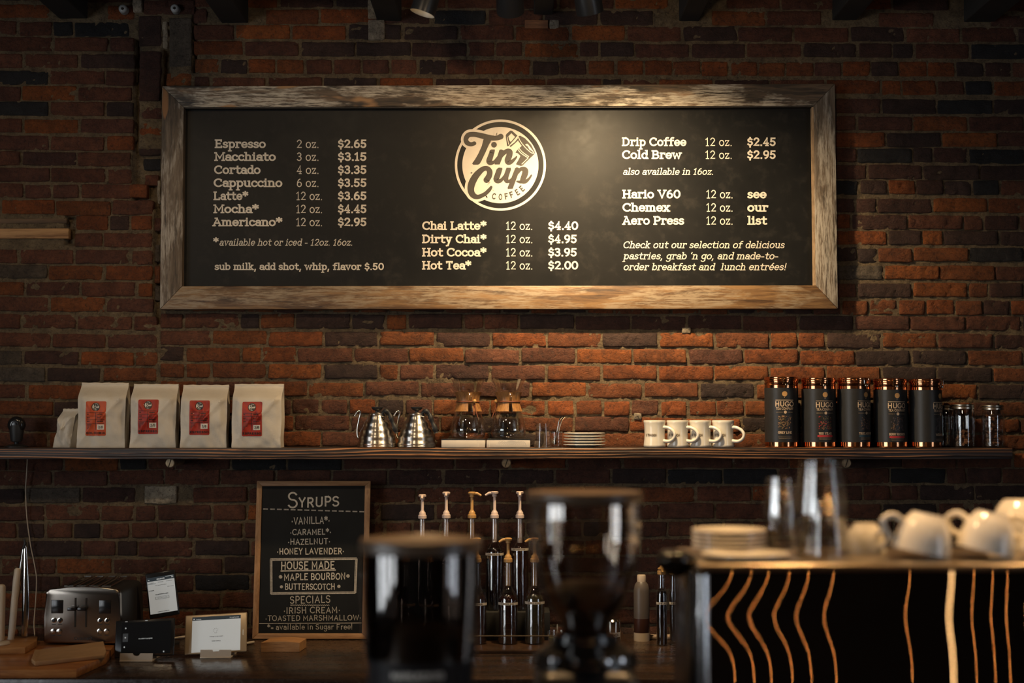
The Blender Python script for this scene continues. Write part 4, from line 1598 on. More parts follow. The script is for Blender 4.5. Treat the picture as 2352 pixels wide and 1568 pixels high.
def make_chemex(cx, label, rot, tie):
    c_ = thing('pour_over_brewer', label, 'coffee brewer', (sx_(cx), SY, ZS + hs + 0.0004), rad(rot), 'glass pour-over brewers')
    pts = [(33, 0), (37.5, 4), (41, 18), (40, 27), (36, 43), (29.5, 60), (24, 76), (22.0, 84), (23.5, 95), (28.5, 112), (34, 125), (39.5, 136)]
    out = [(r_ * K, z_ * K) for r_, z_ in spline(pts, 5)]
    th = 0.0026
    inn = [(max(0.001, r_ - th), z_ + (th if i < 3 else 0)) for i, (r_, z_) in enumerate(out)]
    prof = [(0, 0.0)] + out + inn[::-1] + [(0, th)]
    MB().lathe(prof, 48).build('glass_vessel', M_GLASS, c_, 60)
    # wooden collar in two halves
    cp = spline([(30.0, 62), (25.5, 74), (23.6, 84), (25.4, 96), (29.5, 106)], 5)
    co = [((r_ + 2.2) * K, z_ * K) for r_, z_ in cp]
    ci = [((r_ + 0.4) * K, z_ * K) for r_, z_ in cp]
    for a0, a1 in ((-78, 82), (98, 262)):
        mb = MB()
        ring = co + ci[::-1]
        n = len(ring)
        sg = 22
        vs = []
        for i in range(sg + 1):
            a = rad(a0 + (a1 - a0) * i / sg)
            vs.append([mb.bm.verts.new((r_ * math.cos(a), r_ * math.sin(a), z_)) for r_, z_ in ring])
        for i in range(sg):
            for k2 in range(n):
                q = (k2 + 1) % n
                mb.bm.faces.new((vs[i][k2], vs[i][q], vs[i + 1][q], vs[i + 1][k2]))
        mb.bm.faces.new(vs[0])
        mb.bm.faces.new(vs[-1][::-1])
        mb.build('wood_collar', M_COLLAR, c_, 45)
    lt = MB()
    r_ = 26.6 * K
    lt.tube([(r_ * math.cos(2 * math.pi * i / 36), r_ * math.sin(2 * math.pi * i / 36), 84 * K) for i in range(36)], 0.0022, 8, closed=True)
    bx, by = math.cos(rad(tie - rot)) * (r_ + 0.004), math.sin(rad(tie - rot)) * (r_ + 0.004)
    for dx, dz in ((0.006, -0.058), (-0.008, -0.048)):
        lt.tube(spline([(bx, by, 83 * K), (bx * 1.05 + dx * 0.4, by * 1.05, 83 * K + dz * 0.4), (bx * 1.25 + dx, by * 1.25, 83 * K + dz)], 5), 0.0018, 6)
    lt.build('leather_tie', M_LEATHER, c_, 60)
    MB().lathe([(0, -0.0075), (0.0045, -0.0062), (0.0075, 0), (0.0045, 0.0062), (0, 0.0075)], 18, c=(bx * 1.04, by * 1.04, 85 * K)).build('tie_bead', M_BEAD, c_, 60)


make_chemex(1075, 'left glass pour-over brewer with wooden collar, its collar seam facing out', 10, -58)
make_chemex(1168, 'right glass pour-over brewer with wooden collar, on the stickered scale', 190, 200)

# ---------------------------------------------------------------- tumblers, spoons, saucers


def tumbler_prof(r0, r1, h, th=0.0025, base=0.008):
    return [(0, 0), (r0, 0), (r0 + (r1 - r0) * 0.15, h * 0.15), (r1, h), (r1 - th, h), (r0 - th + (r1 - r0) * 0.15, base + 0.004), (0, base)]


def facet(n, amp):
    return lambda a, z: 1.0 + amp * math.cos(n * a)


gl = thing('glass_tumbler', 'clear ribbed tumbler standing upside down beside the right brewing scale', 'glass', (sx_(1247, -0.13), -0.13, ZS))
flip = Matrix.Translation((0, 0, 0.088)) @ Matrix.Rotation(rad(180), 4, 'X')
MB().lathe(tumbler_prof(0.024, 0.032, 0.088), 48, M=flip, wob=facet(12, 0.018)).build('glass_wall', M_GLASSR, gl, 60)
j = thing('spoon_jar', 'short clear glass holding two spoons between tumbler and saucer stack', 'jar', (sx_(1278, -0.08), -0.08, ZS))
MB().lathe(tumbler_prof(0.022, 0.024, 0.058), 36).build('glass_wall', M_GLASS, j, 60)
for lb_, x0, x1, y0 in (('left spoon of the two leaning in the short glass', -0.012, 0.010, -0.006), ('right spoon of the two leaning in the short glass', -0.008, 0.019, 0.004)):
    sp_ = thing('spoon', lb_, 'spoon', (j.location.x, j.location.y, ZS + 0.010), 0, 'spoons in the short glass')
    pts = spline([(x0, y0, 0.0), (x0 * 0.3 + x1 * 0.5, y0, 0.045), (x1, y0, 0.088), (x1 + 0.010, y0, 0.104)], 5)
    n = len(pts)
    MB().tube(pts, [0.0018 + 0.0026 * sstep(0.55, 0.95, i / n) for i in range(n)], 8, flat=0.35).build('spoon_handle', M_STEELS, sp_, 60)
    MB().lathe([(0, -0.009), (0.006, -0.006), (0.009, 0), (0.006, 0.007), (0, 0.010)], 16, c=(x0 * 0.9, y0, 0.008), M=None).build('bowl', M_STEELS, sp_, 60)

M_CHINA = mat('white_china', (0.70, 0.66, 0.58), 0.16, var=0.03, vscale=8, spec=0.55, coat=0.3)


def saucer_prof(r_, h, t=0.003):
    return [(0, 0), (r_ * 0.45, 0), (r_ * 0.5, 0.003), (r_ * 0.9, h - t * 1.6), (r_, h - t), (r_, h), (r_ * 0.96, h + 0.0005), (r_ * 0.52, 0.006), (0, 0.005)]


for i, lb_ in enumerate(('bottom white saucer of the stack of five on the shelf', 'second white saucer from the bottom of the shelf stack', 'middle white saucer in the stack of five on the shelf',
                         'second white saucer from the top of the shelf stack', 'top white saucer of the stack of five on the shelf')):
    s_ = thing('saucer', lb_, 'saucer', (sx_(1342), SY, ZS + i * 0.0105), 0, 'saucers stacked on the shelf')
    MB().lathe(saucer_prof(0.0785 - 0.0004 * i, 0.0125), 56).build('plate', M_CHINA, s_, 40)

# ---------------------------------------------------------------- diner mugs


def make_mug(cx, label, tx):
    g = thing('diner_mug', label, 'mug', (sx_(cx, -0.12), -0.12, ZS), 0, 'white diner mugs in a row on the shelf')
    k2 = mm(-0.12)
    pr = [(0, 0.001), (24.0, 0.5), (25.4, 2), (25.2, 6), (23.8, 18), (23.2, 30), (23.6, 45), (24.8, 56), (25.6, 60.5), (24.9, 62), (23.6, 61.5), (21.5, 54), (20, 30), (20, 8), (0, 5)]
    MB().lathe([(r_ * k2, z_ * k2) for r_, z_ in pr], 48).build('mug_body', M_CHINA, g, 50)
    hp = [(r_ * 0.83, -r_ * 0.557, z_) for r_, z_ in spline([(22, 46), (33, 45.5), (45, 40), (51.5, 31), (49, 21), (38, 14.5), (22, 15)], 6)]
    MB().tube([Vector(p) * k2 for p in hp], [4.3 * k2 - 0.8 * k2 * math.sin(math.pi * i / (len(hp) - 1)) for i in range(len(hp))], 12).build('handle', M_CHINA, g, 60)
    mk = MB()
    polys, wd_ = lay('K TRAISON', weight=0.2, serif=False)
    R_ = 23.9 * k2
    for pg in polys:
        o_ = []
        for p in pg:
            ang = rad(-90) + ((p[0] / wd_) * 27 + tx) * k2 / R_
            o_.append(Vector((R_ * math.cos(ang), R_ * math.sin(ang), (25.5 + p[1] * 6) * k2)))
        mk.poly(o_)
    mk.build('mug_print', mat('mug_print', (0.10, 0.07, 0.045), 0.5), g, 0, fix=False)


for cx, lb_ in ((1503.5, 'leftmost white diner mug of the row of four on the shelf'), (1556.5, 'second white diner mug from the left on the shelf'),
                (1608.5, 'third white diner mug from the left on the shelf'), (1661, 'rightmost white diner mug on the shelf, its handle clear of the others')):
    make_mug(cx, lb_, -25)

# ---------------------------------------------------------------- copper tea tins
M_COPPER = mat('copper', (0.72, 0.32, 0.15), 0.14, 1.0, var=0.05, vscale=30)
M_TINLAB = mat('tin_black_label', (0.017, 0.017, 0.018), 0.42, var=0.1, vscale=50)
M_GOLD = mat('gold_print', (0.46, 0.26, 0.10), 0.5)
M_TAN = mat('tan_print', (0.56, 0.42, 0.29), 0.5)
M_REDP = mat('red_print', (0.42, 0.035, 0.04), 0.5)
M_BLUEP = mat('blue_print', (0.03, 0.07, 0.10), 0.5)
HERBS = [mat('herb_brown', (0.17, 0.10, 0.055), 0.6), mat('herb_green', (0.11, 0.09, 0.04), 0.6), mat('herb_tan', (0.32, 0.18, 0.10), 0.6), mat('herb_red', (0.26, 0.03, 0.03), 0.6), mat('herb_dark', (0.06, 0.05, 0.06), 0.6)]


def make_tin(x0, x1, top, label, name_, bar, tcx, clasp, herbs, seed):
    cx = (x0 + x1) / 2
    Y = -0.105
    k2 = mm(Y)
    R_ = (x1 - x0) / 2 * k2 * 0.985
    h = (1027 - top) * k2
    g = thing('tea_tin', label, 'tea tin', (sx_(cx, Y), Y, ZS), 0, 'copper tea tins with black labels')
    q = k2
    MB().lathe([(0, 0.001), (R_ * 0.96, 0.001), (R_ * 0.97, 0.003), (R_, 0.004), (R_, h - 19 * q), (0, h - 19 * q)], 56).build('tin_body', M_COPPER, g, 30)
    MB().lathe([(R_ * 0.98, h - 19.5 * q), (R_ * 1.0, h - 18 * q), (R_ * 1.015, h - 15 * q), (R_ * 1.02, h - 13.5 * q), (R_ * 0.99, h - 12.5 * q), (R_ * 0.99, h - 10 * q), (R_ * 1.03, h - 9 * q), (R_ * 1.04, h - 6.5 * q),
                (R_ * 1.03, h - 4.5 * q), (R_ * 1.0, h - 3.5 * q), (R_ * 1.0, h - 1.2 * q), (R_ * 0.96, h), (0, h)], 56).build('lid', M_COPPER, g, 30)
    Rl = R_ + 0.0006
    lo, hi = 12.5 * q, h - 25.5 * q
    lb = MB()
    lb.lathe([(Rl, lo), (Rl, hi)], 56)
    lab_ = lb.build('paper_label', M_TINLAB, g, 50)
    # wire clasp
    cl = MB()
    ca_ = math.asin(max(-0.999, min(0.999, (clasp - cx) * k2 / (R_ * 1.05))))
    for d in (-0.19, 0.19):
        a = rad(-90) + ca_ + d
        rr = R_ * 1.04
        cl.tube(spline([(R_ * 1.0 * math.cos(a), R_ * 1.0 * math.sin(a), h - 3 * q), (rr * 1.03 * math.cos(a), rr * 1.03 * math.sin(a), h - 4 * q),
                        (rr * 1.03 * math.cos(a), rr * 1.03 * math.sin(a), h - 14 * q), (R_ * 1.02 * math.cos(a), R_ * 1.02 * math.sin(a), h - 16 * q)], 4), 0.0014, 6)
    a0 = rad(-90) + ca_
    cl.tube([((R_ * 1.06) * math.cos(a0 + d), (R_ * 1.06) * math.sin(a0 + d), h - 14.5 * q) for d in (-0.2, -0.1, 0, 0.1, 0.2)], 0.0015, 6)
    cl.box((R_ * 1.04 * math.cos(a0), R_ * 1.04 * math.sin(a0), h - 18 * q), (0.010, 0.006, 0.008), 0.002)
    cl.build('wire_clasp', M_STEELS, g, 50)
    ta = math.asin(max(-0.97, min(0.97, (tcx - cx) * k2 / R_)))

    def fm(u, v_, lift=0.0006):
        """u px right of the text centre along the skin, v px down from the label top"""
        a = rad(-90) + ta + u * k2 / Rl
        return Vector(((Rl + lift) * math.cos(a), (Rl + lift) * math.sin(a), hi - v_ * k2))

    def txt(mb, s, u0, u1, base, hgt, wt=0.17, lift=0.0006, gap=0.13):
        polys, wd_ = lay(s, weight=wt, serif=False, gap=gap)
        for pg in polys:
            mb.poly([fm(u0 + p[0] / wd_ * (u1 - u0), base - p[1] * hgt, lift) for p in pg])

    def bar_(mb, u0, u1, v0, v1, lift=0.0006):
        n = max(2, int((u1 - u0) / 4))
        for i in range(n):
            a_, b_ = u0 + (u1 - u0) * i / n, u0 + (u1 - u0) * (i + 1) / n
            mb.poly([fm(a_, v0, lift), fm(b_, v0, lift), fm(b_, v1, lift), fm(a_, v1, lift)])

    def dsc(mb, u, v_, r_, lift=0.0006, n=18):
        mb.poly([fm(u + r_ * math.cos(2 * math.pi * i / n), v_ + r_ * math.sin(2 * math.pi * i / n), lift) for i in range(n)])
    gd = MB()
    dsc(gd, 0, 13.5, 6.0)
    gd.build('gold_seal', M_GOLD, lab_, 0, fix=False)
    for nm_, fn_ in (('label_title', lambda t1: txt(t1, 'HUGO', -21.5, 21.5, 42.5, 12, 0.16)), ('label_subtitle', lambda t1: txt(t1, 'TEA COMPANY', -20, 21, 49.8, 5.6, 0.16)),
                     ('label_rule', lambda t1: bar_(t1, -21, 21, 27.2, 28.3)), ('organic_seal', lambda t1: dsc(t1, 1, 55, 3.4)), ('seal_dot', lambda t1: dsc(t1, -0.6, 21.6, 0.9)),
                     ('flavour_name', lambda t1: txt(t1, name_, -15.5 if len(name_) < 11 else -19, 15.5 if len(name_) < 11 else 19, 104, 5.6, 0.2))):
        t1 = MB()
        fn_(t1)
        t1.build(nm_, M_TAN, lab_, 0, fix=False)
    t2 = MB()
    for u0, u1, v0 in ((-20, -5, 54.6), (7, 20, 54.6), (-15, 16, 110.8), (-14, 15, 113.8)):
        u = u0
        rr_ = random.Random(seed + int(v0))
        while u < u1:
            wv = rr_.uniform(1.2, 2.6)
            bar_(t2, u, min(u1, u + wv), v0, v0 + 1.2)
            u += wv + 0.6
    t2.build('label_small_print', mat('dim_tan_print', (0.24, 0.18, 0.12), 0.5), lab_, 0, fix=False)
    if bar:
        bm_ = MB()
        bar_(bm_, -18.5, 18.5, 105.2, 109.4)
        bm_.build('label_band', M_REDP if bar == 'red' else M_BLUEP, lab_, 0, fix=False)
    # printed square of leaves and petals
    rr_ = random.Random(seed)
    sets = {}
    for i in range(90):
        u, v_ = rr_.uniform(-15, 15), rr_.uniform(63, 92)
        hm = rr_.choice(herbs)
        if 3 in herbs and u < -9:
            hm = 3
        sets.setdefault(hm, []).append((u, v_, rr_.uniform(0.8, 2.3), rr_.uniform(0.5, 1.4), rr_.uniform(0, 3.14)))
    for n_, (hm, lst) in enumerate(sets.items()):
        mb = MB()
        for (u, v_, ra, rb, an) in lst:
            mb.poly([fm(u + ra * math.cos(t_) * math.cos(an) - rb * math.sin(t_) * math.sin(an), v_ + ra * math.cos(t_) * math.sin(an) + rb * math.sin(t_) * math.cos(an), 0.0006 + 0.0001 * n_)
                     for t_ in [2 * math.pi * i / 8 for i in range(8)]])
        mb.build('printed_herbs', HERBS[hm], lab_, 0, fix=False)


make_tin(1757, 1834, 866, 'leftmost copper tea tin of the five, no coloured band below its name', 'GREY LINE', None, 1796, 1800, [0, 0, 2, 1], 1)
make_tin(1842, 1920, 868, 'second copper tea tin from the left, red band and red-edged herb picture', '100 YEAR', 'red', 1888, 1886, [1, 0, 1, 3], 2)
make_tin(1925, 2000, 868, 'middle copper tea tin of the five, its lettering turned to the right', 'TRUE JASMINE', 'blue', 1982, 1984, [4, 4, 0], 3)
make_tin(2008, 2084, 870, 'fourth copper tea tin from the left, red band under a dark berry picture', 'BERRY ROOIBOS', 'red', 2052, 2051, [4, 4, 0, 4], 4)
make_tin(2089, 2164, 871, 'rightmost copper tea tin, lettering mostly turned away toward the glass jars', 'WOMANS', None, 2152, 2160, [4], 5)

# ---------------------------------------------------------------- canning jars
M_JARLID = mat('jar_lid_tin', (0.52, 0.46, 0.38), 0.3, 1.0)
M_CINN = mat('cinnamon_bark', (0.13, 0.05, 0.02), 0.7, var=0.3, vscale=80)
for cx, r_px, top, lb_, fill, Y in ((2176, 25, 932, 'glass jar with metal lid half hidden behind the last tea tin', 0, -0.045), (2213, 27, 929, 'glass jar with metal lid and bark pieces, middle of three', 1, -0.12),
                                    (2281, 26, 931, 'glass jar with metal lid packed with spice, rightmost on the shelf', 2, -0.12)):
    k2 = mm(Y)
    R_ = r_px * k2
    h = (1028 - top) * k2
    g = thing('canning_jar', lb_, 'jar', (sx_(cx, Y), Y, ZS), 0, 'canning jars with metal lids on the shelf')
    th = 0.0025
    o_ = [(R_ * 0.9, 0), (R_, 0.006), (R_, h * 0.72), (R_ * 0.97, h * 0.80), (R_ * 0.88, h * 0.87), (R_ * 0.86, h * 0.95)]
    prof = [(0, 0)] + o_ + [(r_ - th, z_ + (0.004 if i == 0 else 0)) for i, (r_, z_) in enumerate(o_)][::-1] + [(0, 0.005)]
    MB().lathe(prof, 40).build('glass_wall', M_GLASS, g, 60)
    MB().lathe([(R_ * 0.90, h * 0.885), (R_ * 0.93, h * 0.89), (R_ * 0.93, h * 0.93), (R_ * 0.90, h * 0.94), (R_ * 0.92, h * 0.95), (R_ * 0.92, h * 0.985), (R_ * 0.88, h), (0, h)], 40).build('jar_lid', M_JARLID, g, 30)
    if fill:
        rr_ = random.Random(40 + fill)
        ins = MB()
        for i in range(14 if fill == 1 else 34):
            z0 = 0.012 + (i / (14 if fill == 1 else 34)) * h * (0.32 if fill == 1 else 0.72)
            an = rr_.uniform(0, math.pi)
            l_ = R_ * rr_.uniform(0.45, 0.75)
            dx, dy = math.cos(an) * l_, math.sin(an) * l_ * 0.9
            dz = rr_.uniform(-0.008, 0.012)
            ins.tube([(-dx, -dy, z0), (0, 0, z0 + dz * 0.5), (dx, dy, z0 + dz)], rr_.uniform(0.003, 0.0055), 7)
        io = ins.build('spice_filling', M_CINN, g, 50)
        io['kind'] = 'stuff'

# white cord that drops from the shelf to the counter
M_CORD = mat('white_cord', (0.42, 0.34, 0.26), 0.5)
cp = [(63, 1053, -0.04), (61, 1090, -0.025), (59, 1130, -0.02), (62, 1190, -0.018), (70, 1250, -0.02), (79, 1295, -0.02), (84, 1330, -0.02), (82, 1380, -0.022), (78, 1430, -0.03), (80, 1462, -0.05)]
p3 = [P(*q) for q in cp]
co_ = MB().tube(spline([tuple(p) for p in p3], 6), 0.0024, 8).build('power_cord', M_CORD, None, 60)
setp(co_, 'thin white cord hanging down the bricks from the shelf behind the tongs', 'cord')

# porcelain knobs, old planks in the wall, drilled plug
M_PORC = mat('porcelain', (0.34, 0.35, 0.35), 0.25, spec=0.5)
for (cx, cy), lb_ in (((284, 22), 'left white porcelain knob on the wall, high in the left corner'), ((403, 21), 'right white porcelain knob on the wall, on the short timber')):
    c_ = P(cx, cy, -0.02)
    g = thing('porcelain_knob', lb_, 'porcelain knob', (c_.x, -0.004, c_.z), 0, 'porcelain wiring knobs on the wall')
    Mx = Matrix.Rotation(rad(90), 4, 'X')
    MB().lathe([(0, 0), (0.016, 0), (0.0175, 0.004), (0.0135, 0.012), (0.0165, 0.022), (0.0160, 0.028), (0.010, 0.033), (0.006, 0.033), (0.005, 0.026), (0, 0.026)], 28, M=Mx).build('knob_body', M_PORC, g, 50)
    MB().lathe([(0, 0.0262), (0.0048, 0.0262), (0.0042, 0.030), (0, 0.030)], 14, M=Mx).build('nail_head', M_SLOT, g, 40)
W_OLD = wood_mat('old_plank', (0.20, 0.095, 0.035), (0.36, 0.19, 0.075), (0.46, 0.26, 0.11), 'x', 1.0, 0.65)
W_OLD2 = wood_mat('old_plank_dark', (0.06, 0.035, 0.02), (0.10, 0.06, 0.032), (0.14, 0.085, 0.045), 'x', 1.0, 0.7)
for (x0, x1, y0, y1, off, mt, lb_, gp) in ((-200, 159, 525, 548, 0.006, W_OLD, 'bare light plank set into the brick wall at the left edge', None), (-200, 153, 501, 513, -0.002, W_OLD2, 'thin dark plank set in the brick wall just above the bare plank', None)):
    a, b_ = P(x0, y1, 0), P(x1, y0, 0)
    pk = MB().box((0, 0, 0), (b_.x - a.x, 0.04, b_.z - a.z), 0.003, 2)
    for v_ in pk.bm.verts:
        v_.co.z += 0.004 * NV(Vector((v_.co.x * 6, v_.co.z * 20, 3)))
    o = pk.build('wall_plank', mt, None, 30, loc=((a.x + b_.x) / 2, 0.02 - off, (a.z + b_.z) / 2))
    setp(o, lb_, 'plank')
a, b_ = P(1205, 66, 0), P(1259, 47, 0)
o = MB().box((0, 0, 0), (b_.x - a.x, 0.04, b_.z - a.z), 0.002).build('wood_shim', wood_mat('shim_wood', (0.09, 0.035, 0.015), (0.16, 0.065, 0.028), (0.22, 0.10, 0.045), 'x', 2.0, 0.6), None, 0, loc=((a.x + b_.x) / 2, 0.012, (a.z + b_.z) / 2))
setp(o, 'short reddish wood shim wedged in the bricks under a joist', 'wood shim')
# ---------------------------------------------------------------- back counter
ZC = CAM.z - 0.805
YC = -0.93
m, nt, b = nodes_of('dark_counter')
L = nt.links
v = mapped(nt, (1.0, 9, 9))
n1 = noise_node(nt, v, 2.5, 6, 0.65, 0.4)
n2 = noise_node(nt, mapped(nt), 60, 4, 0.7)
r = ramp(nt, n1.outputs['Fac'], [(0.35, (0.010, 0.008, 0.007)), (0.75, (0.055, 0.028, 0.015))])
L.new(r.outputs[0], b.inputs['Base Color'])
L.new(maprange(nt, n2.outputs['Fac'], 0.3, 0.7, 0.14, 0.34), b.inputs['Roughness'])
L.new(bump_node(nt, n1.outputs['Fac'], 0.0008, 0.5), b.inputs['Normal'])
b.inputs['Specular IOR Level'].default_value = 0.5
M_CTR = m
M_CAB = mat('cabinet_black', (0.010, 0.009, 0.008), 0.6, var=0.2, vscale=6)
ctr = thing('back_counter', 'long dark wood counter along the brick wall under the shelf', 'counter', (0, -0.02, 0))
MB().box((0, (YC - 0.0) / 2, ZC - 0.02), (6.4, -YC - 0.0, 0.04), 0.004, 2).build('worktop', M_CTR, ctr, 30)
MB().box((0, YC / 2 + 0.03, (ZC - 0.04) / 2), (6.3, -YC - 0.08, ZC - 0.04)).build('cabinet', M_CAB, ctr, 0)

# ---------------------------------------------------------------- wooden boards at the left end
W_BUTCH = wood_mat('butcher_block', (0.20, 0.07, 0.022), (0.34, 0.13, 0.04), (0.44, 0.19, 0.06), 'x', 1.0, 0.3, spec=0.5, bumpd=0.0004)
W_BUTCH2 = wood_mat('maple_board', (0.24, 0.11, 0.04), (0.36, 0.17, 0.06), (0.46, 0.23, 0.09), 'x', 1.0, 0.4, spec=0.45, bumpd=0.0004)


def board(name, label, pix, z_top, z_bot, m):
    top = [PZ(x, y, z_top) for x, y in pix]
    c_ = sum(top, Vector()) / len(top)
    c_.z = z_bot
    mb = MB()
    tp = [p - c_ for p in top]
    mb.prism(tp, [Vector((p.x, p.y, 0)) for p in tp])
    bmesh.ops.bevel(mb.bm, geom=mb.bm.edges[:], offset=0.003, segments=2, profile=0.5, affect='EDGES')
    o = mb.build(name, m, None, 30, loc=c_)
    return setp(o, label, 'cutting board')


ZB = ZC + 0.027
ZB2 = ZB + 0.022
board('cutting_board', 'large reddish wooden board with a clipped corner overhanging the counter at lower left', [(-160, 1466), (268, 1474), (244, 1506), (176, 1536), (-160, 1540)], ZB, ZC, W_BUTCH)
board('cutting_board', 'smaller pale wooden board lying on the large board at the left edge', [(-160, 1459), (87, 1461), (84, 1471), (58, 1486), (-160, 1491)], ZB2, ZB, W_BUTCH2)

# tongs, dowel, pale stand
M_CREAM = mat('cream_plastic', (0.56, 0.47, 0.36), 0.45, var=0.05)
c_ = PZ(38, 1463, ZB2)
tg = thing('tongs', 'tall steel serving tongs standing tip up on the small board behind a pale rod', 'tongs', (c_.x, c_.y, ZB2))
k2 = mm(c_.y)
tip = Vector(((52 - 38) * k2, 0.0, (1463 - 1256) * k2))
for sgn, bx, by in ((-1, -17, 0.012), (1, 19, -0.004)):
    mb = MB()
    pts = spline([tuple(tip + Vector((sgn * 0.002, 0, 0))), (tip.x * 0.8 + bx * k2 * 0.35, by * 0.5, tip.z * 0.72), (tip.x * 0.35 + bx * k2 * 0.8, by, tip.z * 0.36), (bx * k2 * 1.0, by, 0.004)], 8)
    n = len(pts)
    mb.tube(pts, [0.004 + 0.008 * math.sin(math.pi * 0.75 * i / n) for i in range(n)], 10, flat=0.35)
    mb.build('arm', M_STEELS, tg, 60)
MB().tube([tuple(tip + Vector((-0.004, 0, -0.012))), tuple(tip + Vector((0.003, 0, 0.008))), tuple(tip + Vector((-0.001, 0, 0.022)))], [0.005, 0.0055, 0.003], 10).build('pull_ring', M_MATTBLACK, tg, 40)
c_ = PZ(32, 1465, ZB2)
k2 = mm(c_.y - 0.02)
dw = MB()
dw.tube([(0, 0, 0), (0.004, 0, 0.04), (0.015, 0, 0.20), (0.0185, 0, 0.236), (0.019, 0, 0.2415)], [0.0105, 0.0115, 0.0115, 0.0105, 0.006], 16)
setp(dw.build('wooden_rod', M_CREAM, None, 60, loc=(c_.x, c_.y - 0.03, ZB2 + 0.001)), 'pale round-ended rod leaning upright in front of the steel tongs', 'rod')
c_ = PZ(-4, 1480, ZB2)
st_ = thing('holder_stand', 'pale upright holder with a rounded foot cut off by the left frame edge', 'holder', (c_.x, c_.y, ZB2))
MB().lathe([(0, 0), (0.036, 0), (0.038, 0.003), (0.036, 0.008), (0.018, 0.012), (0, 0.012)], 30).build('foot', M_CREAM, st_, 40)
MB().box((-0.004, 0, 0.105), (0.046, 0.03, 0.19), 0.010, 3).build('upright', M_CREAM, st_, 40)

# ---------------------------------------------------------------- toaster
TY = -0.47
k2 = mm(TY)
c_ = P(188, 1474, TY)
M_TOAST = mat('toaster_steel', (0.30, 0.265, 0.23), 0.22, 1.0, var=0.05, vscale=30, stretch=(30, 1, 1))
to = thing('toaster', 'four-slot steel toaster with black body on the wooden board', 'toaster', (c_.x, TY, ZB), rad(-2))
W_ = 178 * k2
H_ = 128 * k2


def toast_outline(n, inset=0.0):
    pts = []
    hw = W_ / 2 - inset
    # slightly narrower and rounded at the top
    pts += [(-hw, 0.006), (-hw + 0.006, 0.0), (hw - 0.006, 0.0), (hw, 0.006)]
    tw = hw * 0.90
    pts += [(hw * 0.985, H_ * 0.45), (tw + 0.008, H_ * 0.86)] + [(tw - 0.016 + 0.022 * math.cos(rad(a)), H_ * 0.88 + 0.018 * math.sin(rad(a))) for a in (10, 35, 60, 85)]
    pts += [(tw * 0.4, H_ * 0.985), (0, H_ * 0.995), (-tw * 0.4, H_ * 0.985)]
    pts += [(-tw + 0.016 - 0.022 * math.cos(rad(a)), H_ * 0.88 + 0.018 * math.sin(rad(a))) for a in (85, 60, 35, 10)] + [(-tw - 0.008, H_ * 0.86), (-hw * 0.985, H_ * 0.45)]
    return pts


ol = toast_outline(0)
fp = MB()
fr = [Vector((x, 0, z + 0.006)) for x, z in ol]
fp.prism(fr, [Vector((p.x, 0.02, p.z)) for p in fr])
bmesh.ops.bevel(fp.bm, geom=[e for e in fp.bm.edges if abs(e.verts[0].co.y) < 1e-5 and abs(e.verts[1].co.y) < 1e-5], offset=0.006, segments=4, profile=0.5, affect='EDGES')
fp.build('front_panel', M_TOAST, to, 40)
bd = MB()
fr = [Vector((x * 0.985, 0.02, z * 0.985 + 0.006)) for x, z in ol]
bd.prism(fr, [Vector((p.x, 0.27, p.z)) for p in fr])
bd.build('body_shell', M_MATTBLACK, to, 40)
for q in (-0.066, -0.022, 0.022, 0.066):
    rim = MB()
    zt = H_ * 0.985 + 0.004
    sl_ = [(q - 0.014, 0.05, zt), (q + 0.014, 0.05, zt), (q + 0.014, 0.25, zt + 0.012), (q - 0.014, 0.25, zt + 0.012)]
    rim.tube(sl_, 0.003, 8, closed=True)
    rim.build('slot_rim', M_STEELS, to, 40)
for x0 in (129, 239):
    wx = (x0 + 1 - 188) * k2
    MB().box((wx, -0.0008, (1474 - 1387) * k2), (27 * k2, 0.003, 30 * k2), 0.001).build('display_window', M_GLOSSBLACK, to, 30)
for x0 in (172, 197):
    MB().box(((x0 - 188) * k2, -0.0006, (1474 - 1400) * k2), (4 * k2, 0.003, 66 * k2), 0.0008).build('lever_slot', M_SLOT, to, 0)
for x0 in (167, 190):
    lv = MB()
    lv.box(((x0 - 188) * k2, -0.014, (1474 - 1391) * k2), (0.028, 0.02, 0.012), 0.003)
    lv.box(((x0 - 188) * k2 + 0.004, -0.003, (1474 - 1391) * k2), (0.006, 0.01, 0.006), 0.001)
    lv.build('lever', M_GLOSSBLACK, to, 30)
for x0, y0 in ((123, 1418), (137, 1418), (122, 1443), (136, 1443), (230, 1418), (246, 1418), (229, 1442), (245, 1442)):
    Mx = Matrix.Translation(((x0 - 188) * k2, 0, (1474 - y0) * k2)) @ Matrix.Rotation(rad(90), 4, 'X')
    kn = MB().lathe([(0.0088, 0.0), (0.0088, 0.003), (0.0062, 0.0035), (0.006, 0.0)], 20, M=Mx).build('button_ring', M_STEELS, to, 40)
    MB().lathe([(0, 0.0028), (0.0058, 0.0024), (0.006, 0.0)], 18, M=Mx).build('button_cap', M_STEELS if y0 > 1430 else M_GLOSSBLACK, kn, 40)
br = MB()
polys, wd_ = lay('Cuisinart', weight=0.17, serif=False)
for pg in polys:
    br.poly([Vector((-0.026 + p[0] / wd_ * 0.062, -0.0006, (1474 - 1462) * k2 + p[1] * 0.011)) for p in pg])
dots = MB()
for x0, y0 in ((123, 1428), (137, 1428), (122, 1453), (136, 1453), (230, 1428), (246, 1428), (229, 1452), (245, 1452)):
    for i in range(5):
        br.poly([Vector(((x0 - 188 - 4.5 + i * 1.9 + a_) * k2, -0.0006, (1474 - y0 + b_) * k2)) for a_, b_ in ((0, 0), (1.3, 0), (1.3, 1.8), (0, 1.8))])
dots.bm.free()
br.build('brand_print', M_BLACK, to, 0, fix=False)

